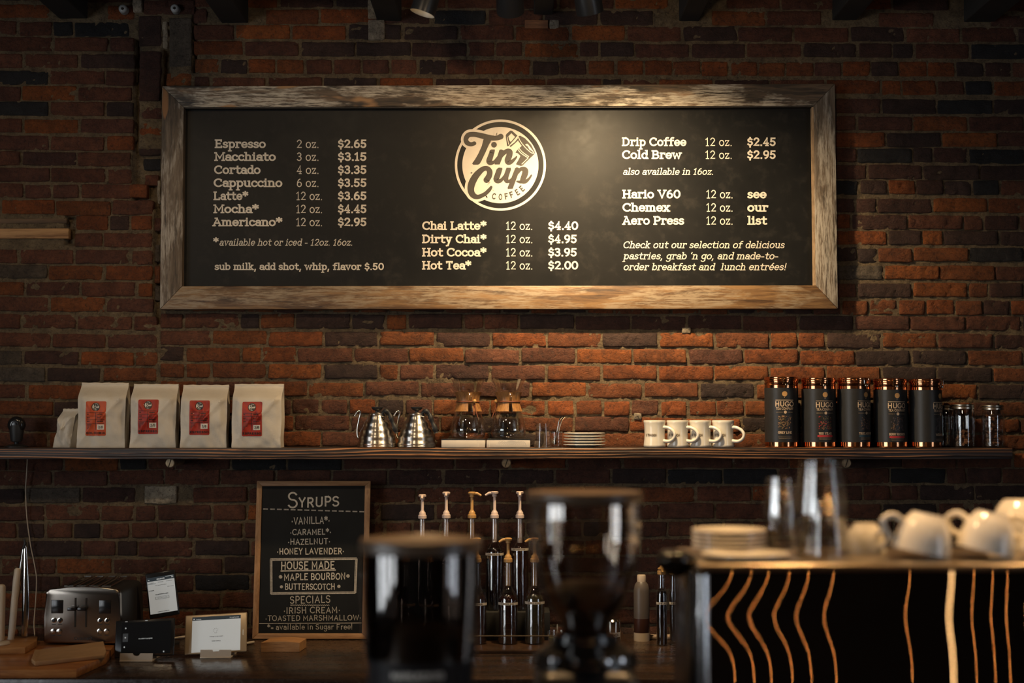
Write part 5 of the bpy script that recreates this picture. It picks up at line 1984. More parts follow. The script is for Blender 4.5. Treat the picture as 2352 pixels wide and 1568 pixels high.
# kraft paper sleeve
M_KRAFT = mat('kraft_paper', (0.40, 0.235, 0.11), 0.75, var=0.08, vscale=25, bump=0.0008, bscale=30)
ps = [(72, 1512), (80, 1493), (88, 1489), (238, 1472), (244, 1496), (240, 1501), (80, 1519)]
top = [PZ(x, y, ZB + 0.016) for x, y in ps]
cc = sum(top, Vector()) / len(top)
cc.z = ZB
pb = MB()
tp = [p - cc for p in top]
for i, p in enumerate(tp):
    p.z += 0.004 * math.sin(i * 2.1)
pb.prism(tp, [Vector((p.x * 0.99, p.y * 0.98, 0.001)) for p in tp])
bmesh.ops.bevel(pb.bm, geom=pb.bm.edges[:], offset=0.0025, segments=2, profile=0.5, affect='EDGES')
o = pb.build('paper_bag', M_KRAFT, None, 25, loc=cc)
setp(o, 'folded brown paper bag lying on the wooden board in front of the toaster', 'paper bag')

# ---------------------------------------------------------------- tablets
M_SCR = mat('lit_screen', (0.52, 0.56, 0.58), 0.3, emit=0.30)
M_SCRK = mat('dark_screen', (0.012, 0.013, 0.015), 0.12, spec=0.5)
M_SCRBAR = mat('screen_bar', (0.03, 0.045, 0.06), 0.3, emit=0.2)
M_SCRTXT = mat('screen_text', (0.06, 0.07, 0.075), 0.4)
M_SCRLIT = mat('screen_lit_text', (0.50, 0.54, 0.56), 0.3, emit=0.35)
M_GOLDTAB = mat('champagne_shell', (0.40, 0.30, 0.19), 0.32, 0.35)
M_STAND = mat('stand_metal', (0.46, 0.39, 0.31), 0.4, 0.3)


def tablet(name, label, quad, Y, z0, lean, m_shell, screen, zh=None):
    """quad: TL TR BR BL of the case in the frame; built in its own plane leaning back"""
    k = mm(Y)
    tl, tr, br_, bl = quad
    cxp = (bl[0] + br_[0]) / 2
    byp = (bl[1] + br_[1]) / 2
    c0 = P(cxp, byp, Y)
    wv = math.hypot(br_[0] - bl[0], br_[1] - bl[1]) * k
    hv = ((bl[1] - tl[1]) + (br_[1] - tr[1])) / 2 * k / math.cos(lean)
    roll = math.atan2(bl[1] - br_[1], br_[0] - bl[0])
    root = thing(name, label, 'tablet', c0 + Vector((0, 0, 0.006)))
    if z0 is not None:
        root.location.z = z0
    root.rotation_euler = (Matrix.Rotation(-lean, 3, 'X') @ Matrix.Rotation(-roll, 3, 'Y')).to_euler()
    MB().box((0, 0.004, hv / 2), (wv, 0.008, hv), 0.0038, 3).build('case', m_shell, root, 35)

    def f(u, v_, l=0.0006):
        return Vector((-wv / 2 + u * wv, -l, hv - v_ * hv))
    return root, f, wv, hv


def srect(mb, f, u0, v0, u1, v1, l):
    mb.poly([f(u0, v1, l), f(u1, v1, l), f(u1, v0, l), f(u0, v0, l)])


def stext(mb, f, s, u0, u1, vb, hv_, l=0.0016, wt=0.16):
    polys, wd_ = lay(s, weight=wt, serif=False)
    for pg in polys:
        mb.poly([f(u0 + p[0] / wd_ * (u1 - u0), vb - p[1] * hv_, l) for p in pg])


# upright phone-shaped tablet
t1, f, wv, hv = tablet('order_tablet', 'black upright tablet with a pale lit order page, standing behind the dark tablet', ((343, 1326), (411, 1311), (412, 1414), (344, 1425)), -0.30, None, rad(10), M_GLOSSBLACK, 1)
s_ = MB(); srect(s_, f, 0.05, 0.19, 0.95, 0.91, 0.0006); so = s_.build('screen', M_SCR, t1, 0)
s_ = MB(); srect(s_, f, 0.05, 0.105, 0.95, 0.19, 0.0007); s_.build('screen_header', M_SCRBAR, t1, 0)
s_ = MB()
stext(s_, f, 'GRUBHUB', 0.37, 0.63, 0.172, 0.03, wt=0.24)
srect(s_, f, 0.08, 0.15, 0.13, 0.165, 0.0014); srect(s_, f, 0.86, 0.145, 0.92, 0.165, 0.0014); srect(s_, f, 0.66, 0.12, 0.92, 0.13, 0.0012)
s_.build('screen_icons', M_SCRLIT, so, 0, fix=False)
s_ = MB()
stext(s_, f, 'Orders', 0.13, 0.25, 0.235, 0.02); stext(s_, f, 'Scheduled', 0.4, 0.58, 0.235, 0.016); stext(s_, f, 'Completed', 0.68, 0.88, 0.235, 0.016)
srect(s_, f, 0.05, 0.245, 0.33, 0.252, 0.001)
stext(s_, f, 'You have no orders', 0.3, 0.68, 0.30, 0.016); stext(s_, f, 'In progress', 0.07, 0.25, 0.40, 0.018, wt=0.22); stext(s_, f, 'Show more', 0.7, 0.9, 0.36, 0.016)
stext(s_, f, 'No unfulfilled orders', 0.28, 0.7, 0.505, 0.024, wt=0.24)
for a_ in ((0.27, 0.545, 0.72, 0.549), (0.27, 0.60, 0.72, 0.604), (0.27, 0.545, 0.28, 0.604), (0.71, 0.545, 0.72, 0.604)):
    srect(s_, f, a_[0], a_[1], a_[2], a_[3], 0.001)
stext(s_, f, 'View your history', 0.33, 0.66, 0.583, 0.018); stext(s_, f, 'CURRENTLY ACCEPTING', 0.3, 0.68, 0.885, 0.018, wt=0.22)
s_.build('screen_text', M_SCRTXT, so, 0, fix=False)
# its post
c_ = P(378, 1420, -0.28)
ps_ = thing('tablet_stand', 'black post stand under the upright tablet', 'stand', (c_.x, -0.265, ZC), 0)
MB().lathe([(0, 0), (0.05, 0), (0.05, 0.006), (0.01, 0.012), (0.008, c_.z - ZC - 0.004), (0, c_.z - ZC - 0.004)], 28).build('post', M_MATTBLACK, ps_, 35)
MB().box((0, -0.022, c_.z - ZC - 0.006), (0.07, 0.055, 0.006), 0.002).build('ledge', M_MATTBLACK, ps_, 30)

# dark landscape tablet
t2, f, wv, hv = tablet('order_tablet', 'black landscape tablet with an almost dark screen, propped in front of the toaster', ((270, 1431), (404, 1424), (398, 1505), (263, 1512)), -0.615, ZC + 0.012, rad(18), M_GLOSSBLACK, 1)
s_ = MB(); srect(s_, f, 0.11, 0.07, 0.94, 0.93, 0.0006); so = s_.build('screen', M_SCRK, t2, 0)
s_ = MB(); srect(s_, f, 0.13, 0.36, 0.22, 0.58, 0.0008); s_.build('screen_panel', mat('screen_panel', (0.06, 0.07, 0.08), 0.3, emit=0.12), so, 0)
s_ = MB()
stext(s_, f, 'No orders in progress', 0.40, 0.63, 0.53, 0.03, 0.0012, 0.2)
for a_, b_ in ((0.175, 0.22), (0.175, 0.47), (0.165, 0.72), (0.16, 0.90)):
    s_.poly([f(a_ + 0.012 * math.cos(t_), b_ + 0.022 * math.sin(t_), 0.0013) for t_ in [2 * math.pi * i / 10 for i in range(10)]])
srect(s_, f, 0.82, 0.87, 0.84, 0.905, 0.0012)
srect(s_, f, 0.16, 0.035, 0.20, 0.05, 0.0012); srect(s_, f, 0.5, 0.03, 0.54, 0.045, 0.0012)
s_.build('screen_icons', M_SCRLIT, so, 0, fix=False)


def easel(name, label, px, py, wpx, Y, lean):
    k = mm(Y)
    c0 = P(px, py, Y)
    r_ = thing(name, label, 'stand', (c0.x, Y, ZC))
    w2 = wpx * k
    lipm = MB()
    zb = 0.004
    pts = [(-w2 / 2, 0), (w2 / 2, 0), (w2 / 2, 16 * k), (w2 * 0.12, 16 * k)] + [(w2 * 0.11 * math.cos(rad(a)), 16 * k - 0.0085 * math.sin(rad(a))) for a in range(15, 180, 15)] + [(-w2 * 0.12, 16 * k), (-w2 / 2, 16 * k)]
    dz = lambda z: Vector((0, -0.020 + z * 0.15, zb + z))
    lipm.prism([dz(z) + Vector((x, 0, 0)) for x, z in pts], [dz(z) + Vector((x, 0.003, 0)) for x, z in pts])
    lipm.build('front_lip', M_STAND, r_, 30)
    MB().box((0, 0.03, 0.0025), (w2, 0.11, 0.005), 0.0015).build('base_plate', M_STAND, r_, 30)
    MB().box((0, 0, 0.045), (w2, 0.003, 0.08), 0.001, M=Matrix.Translation((0, 0.034, 0)) @ Matrix.Rotation(-lean, 4, 'X')).build('back_plate', M_STAND, r_, 30)
    return r_


easel('tablet_stand', 'pale metal easel lip holding up the dark landscape tablet', 316, 1513, 74, -0.625, rad(18))

# champagne tablet
t3, f, wv, hv = tablet('order_tablet', 'champagne coloured landscape tablet with a bright white screen, beside the chalkboard', ((427, 1415), (565, 1407), (565, 1492), (424, 1500)), -0.545, ZC + 0.012, rad(20), M_GOLDTAB, 1)
s_ = MB(); srect(s_, f, 0.115, 0.15, 0.90, 0.955, 0.0006); so = s_.build('screen', M_SCR, t3, 0)
s_ = MB(); srect(s_, f, 0.115, 0.06, 0.90, 0.15, 0.0007); s_.build('screen_header', M_SCRBAR, t3, 0)
s_ = MB()
stext(s_, f, 'Postmates', 0.18, 0.26, 0.135, 0.028, 0.0012)
s_.build('screen_title', M_SCRLIT, so, 0, fix=False)
s_ = MB()
stext(s_, f, 'Not accepting orders', 0.72, 0.87, 0.125, 0.026, 0.0012); srect(s_, f, 0.135, 0.10, 0.155, 0.13, 0.0012)
s_.build('screen_icons', M_SCRLIT, so, 0, fix=False)
s_ = MB()
stext(s_, f, 'Waiting on new orders', 0.40, 0.62, 0.585, 0.024, 0.0012); stext(s_, f, 'Order history', 0.44, 0.58, 0.70, 0.024, 0.0012, 0.22)
for i in range(9):
    a_ = i * 0.7
    s_.poly([f(0.5 + 0.045 * math.cos(a_) * (0.4 + 0.07 * i) + 0.005 * math.cos(t_), 0.43 + 0.06 * math.sin(a_) + 0.010 * math.sin(t_), 0.0012) for t_ in (0, 1.6, 3.1, 4.7)])
s_.build('screen_text', M_SCRTXT, so, 0, fix=False)
s_ = MB()
srect(s_, f, 0.935, 0.44, 0.948, 0.58, 0.001); s_.build('home_button', M_WHITE, t3, 0)
easel('tablet_stand', 'pale metal easel lip holding up the champagne tablet', 498, 1499, 70, -0.555, rad(20))
# charging plugs seen between the tablets
for (x0, x1, y, lb_) in ((400, 432, 1457, 'short pale cable end between the dark tablet and the champagne tablet'), (560, 583, 1470, 'pale cable plug at the right edge of the champagne tablet')):
    a, b_ = PZ(x0, y + 4, ZC + 0.012), PZ(x1, y, ZC + 0.012)
    o = MB().tube([tuple(a - a), tuple((b_ - a) * 0.6), tuple(b_ - a)], [0.004, 0.0055, 0.0045], 10).build('cable_plug', M_STAND, None, 60, loc=a - Vector((0, 0, 0.0065)))
    setp(o, lb_, 'cable')

# low tan block
M_NAPE = wood_mat('tan_block', (0.22, 0.10, 0.035), (0.33, 0.16, 0.06), (0.40, 0.21, 0.085), 'x', 2.5, 0.65)
a = PZ(599, 1497, ZC)
k2 = mm(a.y)
bk = MB()
wv, hv, dv = 88 * k2, 21 * k2, 0.10
fr = [Vector((-wv / 2, 0, 0)), Vector((wv / 2, 0, 0))] + [Vector((wv / 2 - wv * t, 0, hv + 0.004 * math.sin(math.pi * t))) for t in [i / 8 for i in range(9)]]
bk.prism(fr, [Vector((p.x * 0.96 + 0.012, dv, p.z)) for p in fr])
bmesh.ops.bevel(bk.bm, geom=bk.bm.edges[:], offset=0.001, segments=1, affect='EDGES')
o = bk.build('napkin_block', M_NAPE, None, 25, loc=(a.x + wv / 2, a.y, ZC))
setp(o, 'low tan block with a bowed top on the counter in front of the chalkboard', 'block')

# ---------------------------------------------------------------- syrup chalkboard
W_OAK = wood_mat('oak_frame', (0.20, 0.095, 0.04), (0.28, 0.145, 0.062), (0.35, 0.19, 0.09), 'z', 1.2, 0.5)
W_OAKX = wood_mat('oak_frame_cross', (0.20, 0.095, 0.04), (0.28, 0.145, 0.062), (0.35, 0.19, 0.09), 'x', 1.2, 0.5)
M_SLATE = mat('slate_black', (0.0055, 0.006, 0.0065), 0.6, var=0.25, vscale=12, spec=0.2)
M_CHALK = mat('chalk', (0.46, 0.42, 0.36), 0.9, var=0.12, vscale=160)
M_CHALK2 = mat('chalk_soft', (0.33, 0.30, 0.26), 0.9, var=0.2, vscale=160)
YB0, YB1 = -0.17, -0.055      # bottom and top distance from the wall
zb0, zb1 = ZC, P(720, 1104, YB1).z


def CB(px, py, lift=0.0):
    """point on the leaning board's face under a frame pixel"""
    n = Vector((0, -(zb1 - zb0), (YB1 - YB0) * 1.0)).normalized()
    p0 = Vector((0, YB0, zb0))
    d = ray(px, py)
    t = (p0 - CAM).dot(n) / d.dot(n)
    return CAM + d * t + n * lift


cb = thing('chalkboard_sign', 'oak framed chalkboard listing syrups, leaning on the bricks behind the counter', 'chalkboard', CB(710, 1466))
CO = Vector(cb.location)
CBO = [(590, 1104), (851, 1104), (843, 1467), (579, 1467)]
CBI = [(602, 1116), (838, 1115), (831, 1454), (593, 1454)]
nrm = Vector((0, -(zb1 - zb0), (YB1 - YB0))).normalized()
for i, j_, mt in ((0, 1, W_OAKX), (1, 2, W_OAK), (2, 3, W_OAKX), (3, 0, W_OAK)):
    fr = [CB(*CBO[i]) - CO, CB(*CBO[j_]) - CO, CB(*CBI[j_]) - CO, CB(*CBI[i]) - CO]
    mb = MB()
    mb.prism(fr, [p - nrm * 0.018 for p in fr])
    bmesh.ops.bevel(mb.bm, geom=mb.bm.edges[:], offset=0.0015, segments=2, profile=0.5, affect='EDGES')
    mb.build('frame_rail', mt, cb, 30)
fr = [CB(x, y, -0.005) - CO for x, y in ((598, 1112), (842, 1111), (835, 1458), (589, 1458))]
MB().prism(fr, [p - nrm * 0.006 for p in fr]).build('slate', M_SLATE, cb, 0)
crng = random.Random(3)


def chalk(rows, m, wt=0.12):
    for (t_, x0, x1, y0, y1, hgt) in rows:
        mb = MB()
        polys, wd_ = lay(t_, weight=wt, serif=False, gap=0.16, jit=0.03, rng=crng, roundcap=True)
        for pg in polys:
            mb.poly([CB(x0 + p[0] / wd_ * (x1 - x0), y0 + (y1 - y0) * p[0] / wd_ - p[1] * hgt, -0.0044) - CO for p in pg])
        mb.build('chalk_lettering', m, cb, 0, fix=False)


chalk([('S', 661, 683, 1166, 1166, 38)], M_CHALK, 0.10)
chalk([('YRUPS', 686, 778, 1165, 1162, 24)], M_CHALK, 0.15)
chalk([('\u00b7VANILLA*\u00b7', 669, 757, 1204, 1202, 17), ('\u00b7CARAMEL*\u00b7', 666, 760, 1229, 1227, 14), ('\u00b7HAZELNUT\u00b7', 661, 758, 1251, 1249, 14), ('\u00b7HONEY LAVENDER\u00b7', 636, 790, 1273, 1272, 15),
       ('HOUSE MADE', 645, 768, 1308, 1306, 19), ('MAPLE BOURBON', 652, 793, 1333, 1330, 16), ('BUTTERSCOTCH', 654, 769, 1354, 1354, 15)], M_CHALK, 0.15)
chalk([('SPECIALS', 666, 758, 1386, 1384, 18), ('\u00b7IRISH CREAM\u00b7', 651, 781, 1409, 1407, 15), ('\u00b7TOASTED MARSHMALLOW\u00b7', 609, 829, 1426, 1424, 13)], M_CHALK2, 0.13)
chalk([('*= available in Sugar Free!', 614, 809, 1446, 1445, 12.5)], M_CHALK2, 0.12)


def cline(pts, w, name='chalk_line'):
    ln = MB()
    for q in ribbon(pts, w, False):
        ln.poly([CB(p.x, p.y, -0.0045) - CO for p in q])
    ln.build(name, M_CHALK2, cb, 0, fix=False)


xd = 604
while xd < 832:
    yy = 1168 + (xd - 604) * 0.028
    cline([(xd, yy), (xd + 11, yy + 0.3)], 1.4)
    xd += 15.8
for off in (-1.7, 0.6, 2.2):
    cline([(621 + off * 0.3, 1284 + off), (819, 1282 + off)], 0.8)
    cline([(622 + off, 1284), (622.5 + off, 1364)], 0.8)
    cline([(622, 1362 + off), (816, 1360 + off)], 0.8)
    cline([(818 + off, 1282), (815 + off, 1361)], 0.8)
cline([(644, 1310.5), (771, 1308.5)], 1.6)
cline([(595, 1431), (830, 1430)], 0.8)
zz = [(666 + i * 2.2, 1388 + (i % 2) * 2.2) for i in range(42)]
cline(zz, 0.6)
for x_, y_, r__ in ((644, 1324, 4.2), (799, 1322, 4.0), (646, 1347, 3.6), (778, 1346, 3.8)):
    ln = MB()
    ln.poly([CB(p[0], p[1], -0.0045) - CO for p in disc2(x_, y_, r__, 14)])
    ln.build('chalk_dot', M_CHALK2, cb, 0, fix=False)

# ---------------------------------------------------------------- syrup bottles
M_PUMPW = mat('pump_white', (0.60, 0.47, 0.41), 0.4, var=0.03)
M_PUMPA = mat('pump_amber', (0.46, 0.26, 0.09), 0.4, var=0.05)
M_SYR = mat('dark_syrup', (0.012, 0.006, 0.004), 0.06, spec=0.6, coat=0.5)
M_SYRB = mat('brown_syrup', (0.03, 0.010, 0.006), 0.06, spec=0.6, coat=0.5)
M_BLAB = mat('bottle_label', (0.50, 0.43, 0.34), 0.6, var=0.05)
M_TRAY = mat('tray_wood', (0.035, 0.018, 0.010), 0.25, var=0.3, vscale=14)
ZT = ZC + 0.012
ty0 = PZ(1100, 1493, ZT).y
tr_x0, tr_x1 = PZ(868, 1493, ZT).x, PZ(1452, 1493, ZT).x
tr_ = MB().box(((tr_x0 + tr_x1) / 2, (ty0 - 0.06) / 2, 0), (tr_x1 - tr_x0, abs(ty0 + 0.06), 0.012), 0.002).build('bottle_tray', M_TRAY, None, 30, loc=(0, 0, ZC + 0.006))
setp(tr_, 'dark wooden tray on the counter carrying the syrup bottles', 'tray')
rs = thing('bottle_riser', 'black stepped riser lifting the back row of syrup bottles', 'riser', ((tr_x0 + tr_x1) / 2 - 0.09, -0.2, ZT))
ZR = 0.10
MB().box((0, 0, ZR / 2), (0.50, 0.13, ZR), 0.003).build('step', M_CAB, rs, 30)
wr = MB()
yw = -0.26
for zz_ in (0.045,):
    wr.tube([(-0.33, yw + 0.10, zz_), (-0.33, yw, zz_), (0.27, yw, zz_), (0.27, yw + 0.10, zz_)], 0.0022, 8)
for xx in (-0.33, 0.27):
    wr.tube([(xx, yw, 0.0), (xx, yw, 0.085)], 0.0022, 8)
wr.build('wire_guard', mat('wire', (0.25, 0.19, 0.12), 0.35, 0.8), rs, 40)


def pump(root, z0, m, up, rz, spout=0.034):
    """collar at z0, stem rises by up, nozzle head on top"""
    p = MB()
    p.lathe([(0.0095, z0 - 0.002), (0.0155, z0), (0.0155, z0 + 0.011), (0.0125, z0 + 0.0125), (0.0115, z0 + 0.021), (0.0085, z0 + 0.024), (0.0055, z0 + 0.03), (0.0052, z0 + up), (0.0052, z0 + up)], 24)
    p.lathe([(0.0052, z0 + up - 0.006), (0.0085, z0 + up - 0.005), (0.0085, z0 + up + 0.004), (0.0135, z0 + up + 0.005), (0.0145, z0 + up + 0.011), (0.010, z0 + up + 0.0135), (0, z0 + up + 0.0135)], 20)
    d = Vector((math.cos(rz), math.sin(rz), 0))
    b_ = Vector((0, 0, z0 + up + 0.008))
    p.tube([tuple(b_), tuple(b_ + d * spout * 0.6 + Vector((0, 0, -0.001))), tuple(b_ + d * spout + Vector((0, 0, -0.009)))], [0.006, 0.0052, 0.004], 10)
    return p.build('pump', m, root, 40)


def syrup_bottle(label, px, Y, z_base, collar_py, shoulder_py, label_py, r_px, mpump, msyr, up_px, rz, word, group, tube_py=None, lx=0):
    k = mm(Y)
    g = thing('syrup_bottle', label, 'bottle', (P(px, 1200, Y).x, Y, z_base), 0, group)
    z_of = lambda py: P(px, py, Y).z - z_base
    zc, zs, zl = z_of(collar_py), z_of(shoulder_py), z_of(label_py)
    R_ = r_px * k
    rn = 0.0125
    o_ = [(R_ * 0.94, 0.0), (R_, 0.004), (R_, zs - 0.01)] + [(R_ - (R_ - rn) * sstep(0, 1, t), zs - 0.01 + (zc - zs) * 0.38 * t + 0.01 * t) for t in (0.2, 0.4, 0.6, 0.8, 1.0)] + [(rn * 0.92, zc - 0.002)]
    th = 0.0022
    prof = [(0, 0)] + o_ + [(r_ - th, z_ + (0.004 if i == 0 else 0)) for i, (r_, z_) in enumerate(o_)][::-1] + [(0, 0.004)]
    MB().lathe(prof, 40).build('bottle_glass', M_GLASS, g, 60)
    zf = zs + 0.004
    MB().lathe([(0, 0.0045), (R_ - th - 0.0006, 0.005), (R_ - th - 0.0006, zs - 0.012), (R_ * 0.9 - th, zs - 0.002), (R_ * 0.86 - th, zf), (0, zf)], 36).build('syrup', msyr, g, 50)
    pump(g, zc, mpump, up_px * k, rz)
    if tube_py:
        zt = z_of(tube_py)
        MB().lathe([(0, zt), (0.0085, zt), (0.0092, zt + 0.004), (0.0092, zc - 0.003), (0, zc - 0.003)], 20).build('pump_cylinder', mpump, g, 50)
    lb_ = MB()
    hh = 5.6 * k / 2
    lb_.lathe([(R_ + 0.0005, zl - hh), (R_ + 0.0005, zl + hh)], 30, a0=-168 + lx, a1=-12 + lx)
    lo = lb_.build('name_strip', M_BLAB, g, 60)
    tx = MB()
    polys, wd_ = lay(word, weight=0.18, serif=False)
    for pg in polys:
        o2 = []
        for p in pg:
            a = rad(-135 + lx + 80 * p[0] / wd_)
            o2.append(Vector(((R_ + 0.0009) * math.cos(a), (R_ + 0.0009) * math.sin(a), zl - hh * 0.6 + p[1] * hh * 1.2)))
        tx.poly(o2)
    tx.build('strip_print', M_BLACK, lo, 0, fix=False)
    return g


G1 = 'tall syrup bottles in the back row'
G2 = 'syrup bottles in the front row'
YB, YFr = -0.2, -0.335
zr = ZT + ZR
syrup_bottle('syrup bottle of the back row with the lowest white pump, nearest the chalkboard', 970, YB, zr, 1190, 1262, 1278, 20, M_PUMPW, M_SYR, 46, rad(-90), 'VANILLA', G1, 1252)
syrup_bottle('syrup bottle of the back row whose white pump is second from the chalkboard', 1025, YB, zr, 1189, 1262, 1278, 20, M_PUMPW, M_SYRB, 51, rad(-90), 'CARAMEL', G1, 1250)
syrup_bottle('syrup bottle of the back row with the amber pump spouting right', 1084, YB, zr, 1189, 1262, 1278, 20, M_PUMPA, M_SYR, 51, rad(-8), 'HAZELNUT', G1, 1250)
syrup_bottle('syrup bottle of the back row with a white pump spouting left', 1136, YB, zr, 1189, 1262, 1271, 21, M_PUMPW, M_SYR, 52, rad(185), 'CHOCOLATE', G1, 1244)
syrup_bottle('syrup bottle at the right end of the back row beside the glass hopper', 1194, YB, zr, 1189, 1258, 1260, 20, M_PUMPW, M_SYRB, 52, rad(-90), 'BUTTERSCOTCH', G1, 1246)
for px, py_l, word, lb_, wv in ((932, 1387, 'IRISH CREAM', 'front row syrup bottle farthest left, seen through the dark grinder hopper', 0), (986, 1388, 'LAVENDER', 'front row syrup bottle seen through the dark hopper, second from its left', 0),
                                (1040, 1386, 'ALMOND', 'front row syrup bottle seen through the right part of the dark hopper', 0), (1096, 1385, 'MOCHA', 'front row syrup bottle half hidden by the right edge of the dark hopper', 0),
                                (1167, 1384, 'VANILLA', 'front row syrup bottle with a full amber pump between two dark back bottles', 0), (1228, 1382, 'SIMPLE SYRUP', 'front row bottle of pale syrup, at the right end beside the glass hopper', 1)):
    syrup_bottle(lb_, px, YFr, ZT, 1290, 1370, py_l, 22.5, M_PUMPA, M_SYRB if not wv else mat('pale_syrup', (0.05, 0.04, 0.022), 0.08, spec=0.6, coat=0.5), 46, rad(200 if px == 1167 else 160 + px % 40), word, G2, 1345 if px > 1100 else None)

# three more dark bottles further right, squeeze bottle, shaker, small jar
G3 = 'dark bottles beside the espresso machine'
for px, lb_ in ((1519, 'dark bottle with a pale name strip, left of three by the espresso machine'), (1546, 'dark bottle with a pale name strip, middle of three by the espresso machine'), (1571, 'dark bottle with a pale name strip, nearest the espresso machine')):
    syrup_bottle(lb_, px, -0.30 if px != 1546 else -0.22, ZC, 1318, 1360, 1384, 13 if px != 1546 else 10, M_PUMPA, M_SYR, 6, rad(-90), 'TEA', G3)
M_SQZ = mat('cloudy_plastic', (0.13, 0.105, 0.09), 0.4, trans=0.25)
M_SQC = mat('chocolate_sauce', (0.05, 0.018, 0.012), 0.4)
M_CAPW = mat('pale_cap', (0.50, 0.40, 0.30), 0.45)
k2 = mm(-0.19)
c_ = P(1474, 1458, -0.19)
sq = thing('squeeze_bottle', 'cloudy squeeze bottle with a pale cap and dark sauce, right of the glass hopper', 'squeeze bottle', (c_.x, -0.19, ZC))
R_ = 18 * k2
zt = P(1474, 1335, -0.19).z - ZC
MB().lathe([(0, 0), (R_ * 0.95, 0), (R_ * 1.0, 0.004), (R_ * 1.0, zt * 0.38), (0, zt * 0.38)], 30).build('sauce', M_SQC, sq, 40)
MB().lathe([(R_ * 1.0, zt * 0.38), (R_ * 1.0, zt * 0.85), (R_ * 0.85, zt * 0.95), (R_ * 0.55, zt), (0, zt)], 30).build('bottle_body', M_SQZ, sq, 40)
MB().lathe([(R_ * 0.56, zt - 0.002), (R_ * 0.56, zt + 0.02), (R_ * 0.5, zt + 0.024), (0, zt + 0.024)], 24).build('cap', M_CAPW, sq, 35)
MB().lathe([(R_ * 1.01, 0.0), (R_ * 1.01, 0.03)], 30).build('base_band', M_CAPW, sq, 40)
k2 = mm(-0.36)
c_ = P(1408, 1470, -0.36)
shk = thing('spice_shaker', 'small steel shaker with a white CINNAMON strip beside the hopper', 'shaker', (c_.x, -0.36, ZC))
R_ = 17.5 * k2
hz_ = P(1408, 1420, -0.36).z - ZC
MB().lathe([(0, 0), (R_ * 0.97, 0), (R_, 0.003), (R_, hz_ * 0.86), (0, hz_ * 0.86)], 36).build('shaker_body', M_STEELS, shk, 35)
MB().lathe([(R_ * 1.02, hz_ * 0.84), (R_ * 1.02, hz_ * 0.92), (R_ * 0.8, hz_ * 0.98), (0, hz_)], 36).build('shaker_lid', M_STEELS, shk, 35)
lb_ = MB()
lb_.lathe([(R_ + 0.0005, hz_ * 0.40), (R_ + 0.0005, hz_ * 0.56)], 24, a0=-160, a1=-30)
lo = lb_.build('name_strip', M_WHITE, shk, 60)
tx = MB()
polys, wd_ = lay('CINNAMON', weight=0.2, serif=False)
for pg in polys:
    tx.poly([Vector(((R_ + 0.001) * math.cos(rad(-150 + 100 * p[0] / wd_)), (R_ + 0.001) * math.sin(rad(-150 + 100 * p[0] / wd_)), hz_ * 0.43 + p[1] * hz_ * 0.1)) for p in pg])
tx.build('strip_print', M_BLACK, lo, 0, fix=False)
c_ = P(1281, 1470, -0.47)
jr = thing('small_jar', 'small jar of greenish syrup on the counter, seen past the hopper left side', 'jar', (c_.x, -0.47, ZC))
MB().lathe(tumbler_prof(0.028, 0.036, 0.075), 32).build('glass_wall', M_GLASS, jr, 60)
MB().lathe([(0, 0.009), (0.026, 0.009), (0.031, 0.055), (0, 0.055)], 28).build('jar_filling', mat('green_syrup', (0.10, 0.09, 0.035), 0.2), jr, 40)
# pale tray under the squeeze bottle neighbours
a = PZ(1515, 1462, ZC + 0.006)
o = MB().box((0, 0, 0), (0.10, 0.05, 0.012), 0.003).build('folded_cloth', mat('pale_cloth', (0.30, 0.22, 0.16), 0.9, bump=0.002, bscale=90), None, 30, loc=(a.x, a.y, ZC + 0.006))
setp(o, 'small folded pale cloth on the counter right of the squeeze bottle', 'cloth')
# ---------------------------------------------------------------- front bar
ZBAR = 1.0
bar = thing('front_bar', 'front bar counter under the grinders and espresso machine', 'counter', (0.2, -2.85, 0))
MB().box((0.2, 0, ZBAR - 0.02), (3.6, 1.0, 0.04), 0.004, 2).build('worktop', M_CTR, bar, 30)
MB().box((0.2, 0.03, (ZBAR - 0.04) / 2), (3.4, 0.86, ZBAR - 0.04)).build('cabinet', M_CAB, bar, 0)

# ---------------------------------------------------------------- espresso machine
YM = -3.0
KM = mm(YM)
x0, x1 = P(1603, 1300, YM).x, P(1603, 1300, YM).x + 0.86
ztop = P(1700, 1291, YM).z
m, nt, b = nodes_of('back_panel_steel')
L = nt.links
# horizontally brushed steel: fine scratches that lean the surface up and down only
sx3 = nt.nodes.new('ShaderNodeSeparateXYZ')
L.new(mapped(nt, (1, 1, 5000)), sx3.inputs[0])
n1 = nt.nodes.new('ShaderNodeTexWhiteNoise')
n1.noise_dimensions = '1D'
L.new(sx3.outputs[2], n1.inputs['W'])
k_ = maprange(nt, n1.outputs['Value'], 0.0, 1.0, -0.05, 0.27)
cx_ = nt.nodes.new('ShaderNodeCombineXYZ')
L.new(k_, cx_.inputs[2])
ge = nt.nodes.new('ShaderNodeNewGeometry')
ad = nt.nodes.new('ShaderNodeVectorMath')
L.new(ge.outputs['Normal'], ad.inputs[0])
L.new(cx_.outputs[0], ad.inputs[1])
nm = nt.nodes.new('ShaderNodeVectorMath')
nm.operation = 'NORMALIZE'
L.new(ad.outputs[0], nm.inputs[0])
L.new(nm.outputs[0], b.inputs['Normal'])
b.inputs['Base Color'].default_value = (0.20, 0.165, 0.14, 1)
b.inputs['Metallic'].default_value = 1.0
b.inputs['Roughness'].default_value = 0.0
M_PANEL = m
em = thing('espresso_machine', 'large dark steel espresso machine seen from behind, cups and glasses on its top', 'espresso machine', ((x0 + x1) / 2, YM, ZBAR))
hm = ztop - ZBAR
wm = x1 - x0
M_MTOP = mat('machine_top_steel', (0.52, 0.42, 0.30), 0.28, 1.0, var=0.08, vscale=12)
